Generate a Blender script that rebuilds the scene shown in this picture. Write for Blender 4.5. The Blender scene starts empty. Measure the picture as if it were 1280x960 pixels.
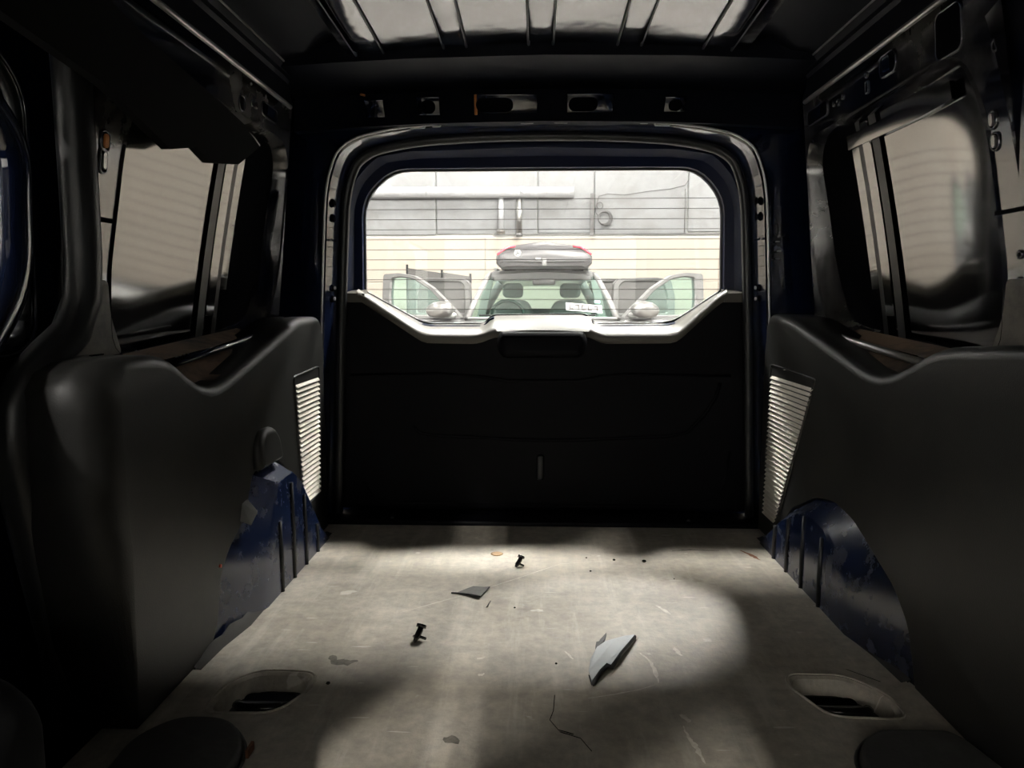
import bpy, bmesh, math, random
from mathutils import Vector, Matrix
random.seed(7)
sc = bpy.context.scene
COL = sc.collection

# ------------------------------------------------------------------ camera
F_PX = 900.0
pitch = math.atan(102 / F_PX)
yaw = math.atan(32 * math.cos(pitch) / F_PX)
cam_d = bpy.data.cameras.new('camera'); cam = bpy.data.objects.new('camera', cam_d); COL.objects.link(cam)
cam_d.sensor_fit = 'HORIZONTAL'; cam_d.sensor_width = 36.0; cam_d.lens = F_PX * 36.0 / 1280.0
cam_d.clip_start = 0.02; cam_d.clip_end = 100
cam.location = (-0.015, 0, 0.63)
cam.rotation_euler = (math.pi / 2 - pitch, 0, yaw)
sc.camera = cam

# ------------------------------------------------------------------ world, exposure, lamps
w = bpy.data.worlds.new('world'); sc.world = w; w.use_nodes = True
w.node_tree.nodes['Background'].inputs[0].default_value = (0.8, 0.85, 0.9, 1)
w.node_tree.nodes['Background'].inputs[1].default_value = 0.05
sc.view_settings.view_transform = 'Standard'
sc.view_settings.look = 'None'
sc.view_settings.gamma = 1.0
sc.view_settings.use_curve_mapping = False
sc.view_settings.exposure = 0.0
LAMP_E = 1150.0                                     # brightness of the garage tube lamps
LAMPS = [(2.1, 4.1, 3.2), (1.15, 5.5, 2.7), (-1.0, 4.2, 2.5), (-3.4, 11.6, .5), (.2, 11.6, .4), (3.8, 11.6, .5),  # first three follow the floor shadows; far row added to brighten the wall
         (-5.5, 6.0, .4), (5.5, 6.0, .4), (-4.8, -3.5, 1.9), (-3.4, -5.0, 2.8), (1.6, -5.0, .1)]  # fill lamps, unseen: placed to light the garage sides, panel end and floor

# ------------------------------------------------------------------ helpers
def tag(o, label=None, cat=None, group=None, kind=None):
    if label: o['label'] = label
    if cat: o['category'] = cat
    if group: o['group'] = group
    if kind: o['kind'] = kind
    return o

def empty(name, loc=(0, 0, 0)):
    o = bpy.data.objects.new(name, None); COL.objects.link(o); o.location = loc
    o.empty_display_size = 0.1
    return o

class MB:
    def __init__(s): s.v = []; s.f = []; s.sm = []
    def add(s, vs, fs, smooth=False):
        b = len(s.v); s.v += [tuple(x) for x in vs]
        for f in fs: s.f.append([b + i for i in f]); s.sm.append(smooth)
        return s
    def box(s, c, d, R=None, bev=0.0):
        x, y, z = d[0] / 2, d[1] / 2, d[2] / 2
        if bev > 0:
            b = min(bev, x * .9, y * .9, z * .9)
            bm = bmesh.new(); bmesh.ops.create_cube(bm, size=1)
            for q in bm.verts: q.co = Vector((q.co.x * d[0], q.co.y * d[1], q.co.z * d[2]))
            bmesh.ops.bevel(bm, geom=list(bm.edges), offset=b, segments=2, affect='EDGES', profile=.5)
            vs = [q.co.copy() for q in bm.verts]; bm.verts.index_update()
            fs = [[q.index for q in f.verts] for f in bm.faces]; bm.free()
            sm = True
        else:
            vs = [Vector((i * x, j * y, k * z)) for i in (-1, 1) for j in (-1, 1) for k in (-1, 1)]
            fs = [[0, 1, 3, 2], [4, 6, 7, 5], [0, 4, 5, 1], [2, 3, 7, 6], [0, 2, 6, 4], [1, 5, 7, 3]]
            sm = False
        if R is not None: vs = [R @ q for q in vs]
        return s.add([q + Vector(c) for q in vs], fs, sm)
    def loft(s, loops, closed=True, cap0=False, cap1=False, smooth=True):
        n = len(loops[0]); vs = [p for l in loops for p in l]; fs = []
        for a in range(len(loops) - 1):
            for i in range(n if closed else n - 1):
                j = (i + 1) % n
                fs.append([a * n + i, a * n + j, (a + 1) * n + j, (a + 1) * n + i])
        s.add(vs, fs, smooth)
        b = len(s.v) - len(vs)
        if cap0: s.f.append([b + i for i in range(n)][::-1]); s.sm.append(False)
        if cap1: s.f.append([b + (len(loops) - 1) * n + i for i in range(n)]); s.sm.append(False)
        return s
    def tube(s, path, r, seg=10, closed=False, squash=1.0):
        P = [Vector(p) for p in path]; n = len(P); loops = []
        rr = r if isinstance(r, (list, tuple)) else [r] * n
        prev = None
        for i in range(n):
            a = P[(i - 1) % n] if (closed or i > 0) else P[i]
            b = P[(i + 1) % n] if (closed or i < n - 1) else P[i]
            t = (b - a).normalized()
            if prev is None:
                u = t.cross(Vector((0, 0, 1)))
                if u.length < .1: u = t.cross(Vector((0, 1, 0)))
            else: u = prev - t * prev.dot(t)
            u.normalize(); prev = u; vv = t.cross(u)
            loops.append([P[i] + u * (rr[i] * math.cos(q * 2 * math.pi / seg)) + vv * (rr[i] * squash * math.sin(q * 2 * math.pi / seg)) for q in range(seg)])
        if closed: loops.append(loops[0])
        return s.loft(loops, True, not closed, not closed)
    def prism(s, poly, fn, a, b, smooth=False):
        """poly: 2-D points; fn(u, v, w) -> 3-D; extruded from w=a to w=b"""
        return s.loft([[fn(u, v, a) for u, v in poly], [fn(u, v, b) for u, v in poly]], True, True, True, smooth)
    def lathe(s, prof, c, seg=20, axis='z'):
        loops = []
        for r, h in prof:
            l = []
            for q in range(seg):
                x, y = r * math.cos(q * 2 * math.pi / seg), r * math.sin(q * 2 * math.pi / seg)
                p = (x, y, h) if axis == 'z' else ((x, h, y) if axis == 'y' else (h, x, y))
                l.append(Vector(p) + Vector(c))
            loops.append(l)
        return s.loft(loops, True, True, True)
    def build(s, name, mat, parent=None, fix=True):
        me = bpy.data.meshes.new(name); me.from_pydata([tuple(v) for v in s.v], [], s.f)
        me.polygons.foreach_set('use_smooth', s.sm)
        if fix:
            bm = bmesh.new(); bm.from_mesh(me); bmesh.ops.recalc_face_normals(bm, faces=bm.faces); bm.to_mesh(me); bm.free()
        if mat is not None: me.materials.append(mat)
        o = bpy.data.objects.new(name, me); COL.objects.link(o)
        if parent is not None: put(o, parent)
        return o

def put(o, parent):
    o.parent = parent
    def world(p): return p.matrix_basis.copy() if p.parent is None else world(p.parent) @ p.matrix_parent_inverse @ p.matrix_basis
    o.matrix_parent_inverse = world(parent).inverted()

def shadeauto(o, deg=35):
    me = o.data
    bm = bmesh.new(); bm.from_mesh(me)
    for e in bm.edges:
        e.smooth = not (len(e.link_faces) == 2 and e.calc_face_angle(0) > math.radians(deg))
    for f in bm.faces: f.smooth = True
    bm.to_mesh(me); bm.free()
    return o

def polar(poly, c, angs):
    out = []
    n = len(poly)
    for a in angs:
        d = (math.cos(a), math.sin(a)); best = None
        for i in range(n):
            x1, y1 = poly[i][0] - c[0], poly[i][1] - c[1]; x2, y2 = poly[(i + 1) % n][0] - c[0], poly[(i + 1) % n][1] - c[1]
            ex, ey = x2 - x1, y2 - y1; den = d[0] * ey - d[1] * ex
            if abs(den) < 1e-12: continue
            t = (x1 * ey - y1 * ex) / den; u = (x1 * d[1] - y1 * d[0]) / den
            if t > 0 and -1e-6 <= u <= 1 + 1e-6 and (best is None or t > best): best = t
        out.append((c[0] + d[0] * (best or .1), c[1] + d[1] * (best or .1)))
    return out

def angles_for(polys, c, n=56):
    A = {round(-math.pi + 2 * math.pi * i / n, 4) for i in range(n)}
    for p in polys:
        for q in p: A.add(round(math.atan2(q[1] - c[1], q[0] - c[0]), 4))
    A = sorted(A); out = []
    for a in A:
        if not out or a - out[-1] > 4e-4: out.append(a)
    return out

def rrect(x0, x1, y0, y1, r, n=5):
    r = min(r, (x1 - x0) / 2 - 1e-4, (y1 - y0) / 2 - 1e-4); out = []
    for cx, cy, a0 in ((x1 - r, y1 - r, 0), (x0 + r, y1 - r, 90), (x0 + r, y0 + r, 180), (x1 - r, y0 + r, 270)):
        for k in range(n + 1):
            a = math.radians(a0 + 90 * k / n); out.append((cx + r * math.cos(a), cy + r * math.sin(a)))
    return out

def roundpoly(pts, r=.02, n=3):
    out = []; m = len(pts)
    for i in range(m):
        p = Vector(pts[i][:2]); a = Vector(pts[i - 1][:2]); b = Vector(pts[(i + 1) % m][:2])
        rr = pts[i][2] if len(pts[i]) > 2 else r
        la, lb = (a - p).length, (b - p).length
        k = min(rr, la * .45, lb * .45)
        if k < 1e-4: out.append((p.x, p.y)); continue
        q0 = p + (a - p) / la * k; q1 = p + (b - p) / lb * k
        for j in range(n + 1):
            t = j / n; q = q0 * (1 - t) ** 2 + p * 2 * t * (1 - t) + q1 * t * t
            out.append((q.x, q.y))
    return out

def inset(poly, d):
    n = len(poly); area = sum(poly[i][0] * poly[(i + 1) % n][1] - poly[(i + 1) % n][0] * poly[i][1] for i in range(n))
    sgn = 1 if area > 0 else -1; out = []
    for i in range(n):
        p = Vector(poly[i][:2]); a = Vector(poly[i - 1][:2]); b = Vector(poly[(i + 1) % n][:2])
        e1 = (p - a).normalized(); e2 = (b - p).normalized()
        n1 = Vector((-e1.y, e1.x)) * sgn; n2 = Vector((-e2.y, e2.x)) * sgn
        m = n1 + n2; m = m / max(.5, m.length_squared / 2) if m.length > 1e-6 else n1
        dd = d[i] if isinstance(d, (list, tuple)) else d
        q = p + m * dd; out.append((q.x, q.y))
    return out

def pillow(mb, poly, rad, fn, depth, seg=5):
    """rounded slab: poly in 2-D, per-vertex edge radius, fn(u,v,w) with w growing away from the visible face"""
    loops = []
    for k in range(seg + 1):
        a = math.pi / 2 * k / seg
        P = inset(poly, [r * (1 - math.sin(a)) for r in rad])
        loops.append([fn(u, v, r * (1 - math.cos(a))) for (u, v), r in zip(P, rad)])
    loops.append([fn(u, v, depth) for u, v in poly])
    mb.loft(loops, True, True, True)

def lerp(a, b, t): return a + (b - a) * t

# ------------------------------------------------------------------ materials
def mat(name, base=(.5, .5, .5), rough=.5, metal=0.0, ior=1.5, coat=0.0, noise=None, bump=None, emit=None, rvar=0.0):
    m = bpy.data.materials.new(name); m.use_nodes = True; nt = m.node_tree; b = nt.nodes['Principled BSDF']
    b.inputs['Base Color'].default_value = (*base, 1); b.inputs['Roughness'].default_value = rough
    b.inputs['Metallic'].default_value = metal; b.inputs['IOR'].default_value = ior
    b.inputs['Coat Weight'].default_value = coat; b.inputs['Coat Roughness'].default_value = .05
    tc = nt.nodes.new('ShaderNodeTexCoord')
    if noise:                                        # (scale, second colour, low, high)
        n = nt.nodes.new('ShaderNodeTexNoise'); n.inputs['Scale'].default_value = noise[0]; n.inputs['Detail'].default_value = 6
        n.inputs['Roughness'].default_value = .65
        nt.links.new(tc.outputs['Object'], n.inputs['Vector'])
        r = nt.nodes.new('ShaderNodeValToRGB'); r.color_ramp.elements[0].position = noise[2]; r.color_ramp.elements[1].position = noise[3]
        r.color_ramp.elements[0].color = (*base, 1); r.color_ramp.elements[1].color = (*noise[1], 1)
        nt.links.new(n.outputs['Fac'], r.inputs['Fac']); nt.links.new(r.outputs['Color'], b.inputs['Base Color'])
        if rvar:
            q = nt.nodes.new('ShaderNodeMapRange'); q.inputs['From Min'].default_value = noise[2]; q.inputs['From Max'].default_value = noise[3]
            q.inputs['To Min'].default_value = rough; q.inputs['To Max'].default_value = rough + rvar
            nt.links.new(n.outputs['Fac'], q.inputs['Value']); nt.links.new(q.outputs['Result'], b.inputs['Roughness'])
    if bump:                                         # (scale, strength, distance)
        n2 = nt.nodes.new('ShaderNodeTexNoise'); n2.inputs['Scale'].default_value = bump[0]; n2.inputs['Detail'].default_value = 3
        nt.links.new(tc.outputs['Object'], n2.inputs['Vector'])
        bp = nt.nodes.new('ShaderNodeBump'); bp.inputs['Strength'].default_value = bump[1]; bp.inputs['Distance'].default_value = bump[2]
        nt.links.new(n2.outputs['Fac'], bp.inputs['Height']); nt.links.new(bp.outputs['Normal'], b.inputs['Normal'])
    if emit:
        b.inputs['Emission Color'].default_value = (*emit[0], 1); b.inputs['Emission Strength'].default_value = emit[1]
    return m

def clear_glass(name, tint, refl_ior=1.45):
    m = bpy.data.materials.new(name); m.use_nodes = True; nt = m.node_tree; nt.nodes.clear()
    o = nt.nodes.new('ShaderNodeOutputMaterial'); mx = nt.nodes.new('ShaderNodeMixShader'); pass
    tr = nt.nodes.new('ShaderNodeBsdfTransparent'); gl = nt.nodes.new('ShaderNodeBsdfGlossy')
    tr.inputs[0].default_value = (*tint, 1); gl.inputs['Roughness'].default_value = .01; gl.inputs['Color'].default_value = (1, 1, 1, 1)
    lw = nt.nodes.new('ShaderNodeLayerWeight'); lw.inputs['Blend'].default_value = .5
    f0 = ((refl_ior - 1) / (refl_ior + 1)) ** 2
    pw = nt.nodes.new('ShaderNodeMath'); pw.operation = 'POWER'; pw.inputs[1].default_value = 5
    ma = nt.nodes.new('ShaderNodeMath'); ma.operation = 'MULTIPLY_ADD'; ma.inputs[1].default_value = 1 - f0; ma.inputs[2].default_value = f0
    nt.links.new(lw.outputs['Facing'], pw.inputs[0]); nt.links.new(pw.outputs[0], ma.inputs[0]); nt.links.new(ma.outputs[0], mx.inputs[0])
    nt.links.new(tr.outputs[0], mx.inputs[1]); nt.links.new(gl.outputs[0], mx.inputs[2])
    nt.links.new(mx.outputs[0], o.inputs[0])
    return m

def floor_vinyl():
    m = bpy.data.materials.new('floor_vinyl'); m.use_nodes = True; nt = m.node_tree; b = nt.nodes['Principled BSDF']; L = nt.links
    tc = nt.nodes.new('ShaderNodeTexCoord')
    def noise(scale, detail=6, rough=.6, sx=1, sy=1, rot=0, off=0):
        mp = nt.nodes.new('ShaderNodeMapping'); mp.inputs['Scale'].default_value = (sx, sy, 1); mp.inputs['Rotation'].default_value = (0, 0, rot); mp.inputs['Location'].default_value = (off, off, 0)
        L.new(tc.outputs['Object'], mp.inputs['Vector'])
        n = nt.nodes.new('ShaderNodeTexNoise'); n.inputs['Scale'].default_value = scale; n.inputs['Detail'].default_value = detail; n.inputs['Roughness'].default_value = rough
        L.new(mp.outputs[0], n.inputs['Vector']); return n.outputs['Fac']
    def ramp(fac, p0, p1, c0, c1):
        r = nt.nodes.new('ShaderNodeValToRGB'); r.color_ramp.elements[0].position = p0; r.color_ramp.elements[1].position = p1
        r.color_ramp.elements[0].color = (*c0, 1); r.color_ramp.elements[1].color = (*c1, 1); L.new(fac, r.inputs['Fac']); return r.outputs['Color']
    def mix(fac, a, c, mode='MIX'):
        x = nt.nodes.new('ShaderNodeMix'); x.data_type = 'RGBA'; x.blend_type = mode
        if isinstance(fac, float): x.inputs[0].default_value = fac
        else: L.new(fac, x.inputs[0])
        for i, q in ((6, a), (7, c)):
            if isinstance(q, tuple): x.inputs[i].default_value = (*q, 1)
            else: L.new(q, x.inputs[i])
        return x.outputs[2]
    base = ramp(noise(4.0), .3, .7, (.34, .305, .25), (.54, .505, .44))
    fine = ramp(noise(38, 5, .7), .35, .75, (.72, .72, .72), (1.12, 1.1, 1.06))
    c = mix(1.0, base, fine, 'MULTIPLY')
    streak = ramp(noise(5, 6, .7, 5, .5, .05), .52, .74, (0, 0, 0), (.45, .45, .45))
    c = mix(streak, c, (.64, .615, .55))
    scr = ramp(noise(9, 2, .5, 1.2, 14, 1.12, 3), .70, .74, (0, 0, 0), (.6, .6, .6))
    c = mix(scr, c, (.72, .69, .63))
    spots = ramp(noise(14, 3, .5, 1, 1.6, .4, 9), .71, .735, (0, 0, 0), (.5, .5, .5))
    c = mix(spots, c, (.74, .72, .66))
    stain = ramp(noise(6, 4, .6, 1, 1, 0, 21), .66, .74, (0, 0, 0), (.75, .75, .75))
    c = mix(stain, c, (.085, .065, .045))
    L.new(c, b.inputs['Base Color']); b.inputs['Roughness'].default_value = .55
    bp = nt.nodes.new('ShaderNodeBump'); bp.inputs['Strength'].default_value = .25; bp.inputs['Distance'].default_value = .004
    L.new(noise(60, 4, .6), bp.inputs['Height']); L.new(bp.outputs['Normal'], b.inputs['Normal'])
    return m

M = {}
M['paint'] = mat('navy_paint', (.004, .007, .022), .07, ior=2.1, noise=(7, (.006, .009, .022), .45, .75), rvar=.14)
M['gatepaint'] = mat('tailgate_paint', (.005, .010, .034), .35, ior=1.25)
M['railpaint'] = mat('rail_paint', (.004, .005, .009), .5, ior=1.2)
M['sidepaint'] = mat('dusty_navy_paint', (.0035, .005, .013), .07, ior=2.2, noise=(5, (.075, .07, .06), .44, .70), rvar=.35)
M['roofpaint'] = mat('roof_paint', (.0035, .005, .010), .10, ior=2.9, bump=(5, .3, .007))
M['bluepaint'] = mat('dusty_blue_paint', (.007, .014, .045), .22, ior=1.7, noise=(22, (.06, .062, .07), .52, .80), rvar=.35)
M['plastic'] = mat('black_plastic', (.016, .016, .0155), .44, ior=1.42, noise=(9, (.026, .025, .022), .45, .8), bump=(420, .25, .001))
M['plasticdust'] = mat('dusty_ledge', (.22, .145, .095), .65, noise=(8, (.02, .017, .015), .45, .65))
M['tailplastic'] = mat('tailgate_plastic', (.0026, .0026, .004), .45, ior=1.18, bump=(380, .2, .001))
M['dustgrey'] = mat('dusty_pillar_foot', (.15, .135, .115), .6, noise=(14, (.03, .028, .026), .42, .66), rvar=-.2)
M['lip'] = mat('lit_lip_plastic', (.105, .098, .084), .42, bump=(300, .2, .001))  # same black trim plastic, paler to hold the light falling on it
M['slat'] = mat('dusty_slat', (.78, .73, .65), .6, noise=(30, (.64, .60, .52), .4, .8))
M['floor'] = floor_vinyl()
M['rubber'] = mat('black_rubber', (.012, .013, .014), .36, ior=1.5)
M['matte'] = mat('matte_black_felt', (.006, .006, .0065), .95, ior=1.2)
M['dark'] = mat('dark_hole', (.002, .002, .003), .9, ior=1.1)
M['sideglass'] = mat('privacy_glass', (.003, .003, .004), .085, ior=2.9, bump=(1.6, .2, .01))
M['rearglass'] = clear_glass('rear_glass', (.95, .96, .96))
M['doorglass'] = clear_glass('tinted_door_glass', (.85, .85, .85), 1.8)
M['carglass'] = clear_glass('car_glass', (.78, .92, .87), 2.0)
M['wire'] = mat('heater_wire', (.10, .085, .08), .6)
M['steel'] = mat('galvanised_steel', (.42, .41, .40), .32, metal=.8)
M['darksteel'] = mat('dark_steel', (.05, .05, .05), .35, metal=.7)
M['pad'] = mat('rubber_pad', (.055, .055, .052), .55, noise=(30, (.085, .083, .078), .45, .75), bump=(90, .3, .002))
M['scuff'] = mat('pale_scuff', (.68, .65, .58), .7, noise=(90, (.5, .47, .41), .4, .65))
M['smear'] = mat('dark_smear', (.10, .09, .075), .6, noise=(60, (.2, .185, .155), .4, .65))
M['edge'] = mat('vinyl_edge', (.05, .048, .045), .8, ior=1.25)
M['shard'] = mat('grey_plastic_shard', (.50, .53, .55), .5, noise=(25, (.40, .41, .41), .5, .8))
M['shardedge'] = mat('black_shard_side', (.006, .006, .007), .5)
M['shard2'] = mat('dull_grey_shard', (.12, .118, .108), .55, noise=(40, (.07, .07, .065), .4, .7))
M['clip'] = mat('black_clip', (.008, .008, .008), .25)
M['rust'] = mat('rust_brown', (.16, .06, .025), .8)
M['orange'] = mat('orange_primer', (.6, .22, .06), .6)
M['ochre'] = mat('ochre_flake', (.36, .24, .13), .8)
M['white'] = mat('white_paint', (.78, .78, .76), .6)
# garage
M['insul'] = mat('white_insulation', (.37, .375, .385), .55, noise=(1.7, (.32, .32, .32), .42, .62), bump=(2.2, .6, .05))
M['greyceil'] = mat('low_bounce_ceiling', (.16, .16, .16), .8)  # dark grey set to cut bounce light off the ceiling
M['cream'] = mat('cream_wall', (.55, .485, .415), .7, noise=(.8, (.53, .485, .42), .4, .7))
M['concrete'] = mat('concrete', (.20, .19, .18), .7, noise=(2, (.15, .14, .13), .4, .7))
M['duct'] = mat('duct_jacket', (.52, .52, .54), .35, bump=(9, .5, .03))
M['greywood'] = mat('grey_conduit', (.16, .155, .155), .5)
M['lampwhite'] = mat('lamp_housing', (.8, .8, .8), .5)
M['tube'] = mat('lamp_tube', (.9, .9, .9), .5, emit=((1.0, .965, .90), LAMP_E))
M['suv'] = mat('dark_grey_car_paint', (.13, .128, .128), .28, ior=1.6, coat=.6)
M['suvframe'] = mat('pale_dusty_trim', (.15, .147, .145), .45)
M['suvdark'] = mat('car_interior', (.32, .32, .31), .8)
M['suvseat'] = mat('car_seat_cloth', (.28, .275, .27), .9)
M['box'] = mat('roof_box_plastic', (.038, .036, .038), .42, ior=1.4, noise=(60, (.09, .085, .085), .5, .7))
M['red'] = mat('red_reflector', (.62, .05, .08), .4)
M['tyre'] = mat('tyre', (.02, .02, .02), .8)
M['board'] = mat('grey_mesh_board', (.10, .095, .09), .8, noise=(120, (.16, .155, .15), .45, .55))
M['sticker'] = mat('white_sticker', (.36, .36, .35), .6)
M['ink'] = mat('sticker_ink', (.05, .045, .045), .7)
M['tealsticker'] = mat('teal_sticker', (.2, .55, .5), .6)

# =================================================================== SETTING: garage
GZ = -0.60
gf = MB().box((0, 3.5, GZ - .1), (22, 23, .2)).build('garage_floor', M['concrete'])
tag(gf, 'grey concrete garage floor under the parked grey car', 'floor', kind='structure')
gc = MB().box((0, 3.5, 4.75), (22, 23, .2)).build('garage_ceiling', M['greyceil'])
tag(gc, 'dark grey garage ceiling above the parked cars', 'ceiling', kind='structure')
gw = MB().box((0, 13.25, 2.0), (22, .3, 5.4)).build('garage_wall', M['white'])
tag(gw, 'garage wall with white insulation sheets over a cream band', 'wall', kind='structure')
xs = [-9.5, -7.6, -5.2, -3.9, -1.83, -.02, .98, 2.62, 3.9, 6.2, 8.6]
for i in range(len(xs) - 1):                       # insulation sheets, each lapped over the next
    zb = 1.79 + .012 * i if i < 6 else 1.84 + .03 * (i - 6)
    p = MB().box(((xs[i] + xs[i + 1]) / 2, 13.07 - .006 * (i % 2), (zb + 4.6) / 2), (xs[i + 1] - xs[i] - .012, .05, 4.6 - zb), bev=.02)
    p.build('insulation_sheet', M['insul'], gw)
zc = [-.6, .2, 1.0, 1.78]
for k in range(3):
    for x0, x1 in ((-9.5, -4.7), (-4.7, -.95), (-.95, 3.2), (3.2, 9)):
        MB().box(((x0 + x1) / 2, 13.07, (zc[k] + zc[k + 1]) / 2), (x1 - x0 - .01, .05, zc[k + 1] - zc[k] - .008)).build('wall_board', M['cream'], gw)
MB().box((1.6, 13.05, 1.835), (4.8, .03, .02)).build('ledger_strip', M['greywood'], gw)
for nm, c, d in (('garage_wall', (-10.9, 3.5, 2), (.2, 23, 5.4)), ('garage_wall', (10.9, 3.5, 2), (.2, 23, 5.4)), ('garage_wall', (0, -7.9, 2), (22, .2, 5.4))):
    o = MB().box(c, d).build(nm, M['white'])
    tag(o, 'plain white garage wall without insulation sheets', 'wall', 'plain garage walls', kind='structure')

def unseen_lamp(x, y, k):
    e = empty('unseen_tube_lamp', (x, y, 4.62))
    tag(e, 'unseen white ceiling tube lamp with bare tubes, placed for its light', 'lamp', 'garage ceiling lamps')
    MB().box((x, y, 4.60), (.26, .76, .08), bev=.01).build('housing', M['lampwhite'], e)
    tm = M['tube']
    if k != 1.0:
        tm = bpy.data.materials.get('lamp_tube_%d' % (k * 100)) or mat('lamp_tube_%d' % (k * 100), (.9, .9, .9), .5, emit=((1.0, .965, .90), LAMP_E * k))
    for dx in (-.07, .07):
        MB().tube([(x + dx, y - .33, 4.53), (x + dx, y + .33, 4.53)], .028, 8).build('tube', tm, e)
    for s in (-1, 1): MB().box((x, y + s * .35, 4.545), (.22, .03, .07)).build('tube_holder', M['lampwhite'], e)
for x, y, k in LAMPS: unseen_lamp(x, y, k)

# ---- pipework and cables on the garage wall
d = empty('air_duct', (-3, 12.9, 2.55)); tag(d, 'long white jacketed air duct running along the garage wall', 'duct')
MB().tube([(-7.0, 12.9, 2.58), (.61, 12.9, 2.545)], .093, 16).build('duct_pipe', M['duct'], d)
for x in (-5.6, -3.6, -1.95, -.3): MB().tube([(x - .03, 12.9, 2.56), (x + .03, 12.9, 2.56)], .098, 16).build('duct_band', M['duct'], d)
for x, zb, nm, lab in ((-.665, 1.90, 'drop_pipe', 'white drop pipe with a round rusty end cap below the duct'), (-.345, 1.82, 'drop_pipe', 'grey drop pipe with an open end below the duct')):
    e = empty(nm, (x, 12.9, zb)); tag(e, lab, 'pipe', 'drop pipes under the duct')
    MB().tube([(x, 12.92, 2.45), (x, 12.92, zb)], .045 if x < -.5 else .05, 12).build('pipe', M['duct'] if x < -.5 else M['steel'], e)
    if x < -.5: MB().lathe([(.02, -.05), (.075, -.03), (.075, .03), (.02, .05)], (x, 12.92, zb - .02), 14).build('end_cap', M['steel'], e); MB().lathe([(.03, -.01), (.03, .01)], (x, 12.86, zb - .02), 10, 'y').build('cap_plug', M['rust'], e)
    else: MB().lathe([(.06, 0), (.06, .05)], (x, 12.92, zb - .03), 12).build('end_collar', M['greywood'], e)
o = MB().box((.935, 12.98, 2.17), (.06, .05, .72)).build('conduit_post', M['greywood']); tag(o, 'short grey vertical batten on the wall beside the cable coil', 'batten')
path = [(2.61, 12.97, 4.5), (2.61, 12.97, 2.75), (2.55, 12.97, 2.66), (2.3, 12.97, 2.60), (1.9, 12.97, 2.56), (1.5, 12.97, 2.50), (1.2, 12.97, 2.52), (1.05, 12.97, 2.48), (1.0, 12.97, 2.3), (1.0, 12.97, 2.2), (1.05, 12.97, 2.14)]
o = MB().tube(path, .008, 6).build('wall_cable', M['greywood']); tag(o, 'thin grey cable strung along the white wall to the coil', 'cable')
o = MB().tube([(2.56, 12.98, 1.85), (2.56, 12.98, 2.6)], .008, 6).build('wall_cable', M['greywood']); tag(o, 'thin straight vertical cable on the white insulation', 'cable')
e = empty('cable_coil', (1.14, 12.93, 2.02)); tag(e, 'grey coil of cable hung on the white insulation', 'cable coil')
for k in range(5):
    r = .10 + .006 * k
    MB().tube([(1.14 + r * math.cos(a * .3142) + .006 * k, 12.93 - .012 * (k % 3), 2.10 + r * math.sin(a * .3142)) for a in range(20)], .011, 6, True).build('cable_turn', M['greywood'], e)
MB().tube([(1.07 + .055 * math.cos(a * .4189), 12.96, 2.32 + .055 * math.sin(a * .4189)) for a in range(15)], .008, 6, True).build('loose_loop', M['greywood'], e)

# =================================================================== grey car outside, facing the van
CX = .03
car = empty('parked_car', (CX, 8.3, GZ)); tag(car, 'dark grey car facing the van with doors open and a roof box', 'car')
def cx(p): return (p[0] + CX, p[1], p[2])
# lower body: cross sections along the car (y, half width, bottom, top, crown)
secs = [(5.95, .62, -.32, -.02, .02), (6.0, .80, -.38, .10, .04), (6.15, .88, -.40, .26, .05), (6.5, .92, -.40, .36, .06), (7.0, .93, -.40, .43, .06), (7.25, .93, -.40, .46, .03),
        (8.0, .94, -.40, .46, .0), (9.0, .94, -.40, .47, .0), (9.9, .93, -.38, .47, .0), (10.3, .88, -.30, .44, .0), (10.4, .80, -.2, .35, .0)]
lo = []
for y, hw, zb, zt, cr in secs:
    pts = [(-hw * .92, zb), (-hw, zb + .1), (-hw, lerp(zb, zt, .7)), (-hw * .96, zt - .03), (-hw * .8, zt), (0, zt + cr), (hw * .8, zt), (hw * .96, zt - .03), (hw, lerp(zb, zt, .7)), (hw, zb + .1), (hw * .92, zb)]
    lo.append([cx((x, y, z)) for x, z in pts])
shadeauto(MB().loft(lo, True, True, True).build('body', M['suv'], car), 40)
for s in (-1, 1):
    for y in (6.75, 9.55):
        t = MB().lathe([(.20, -.12), (.30, -.12), (.33, -.08), (.33, .08), (.30, .12), (.20, .12)], cx((s * .84, y, GZ + .33)), 24, 'x').build('tyre', M['tyre'], car)
        MB().lathe([(.06, -.1), (.2, -.105), (.2, .105), (.06, .1)], cx((s * .84, y, GZ + .33)), 16, 'x').build('wheel_rim', M['steel'], t)
MB().box(cx((0, 5.97, .0)), (.9, .06, .16), bev=.02).build('front_grille', M['tyre'], car)
for s in (-1, 1): MB().box(cx((s * .68, 6.03, .10)), (.3, .12, .12), bev=.03).build('headlight', M['sticker'], car)
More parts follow.
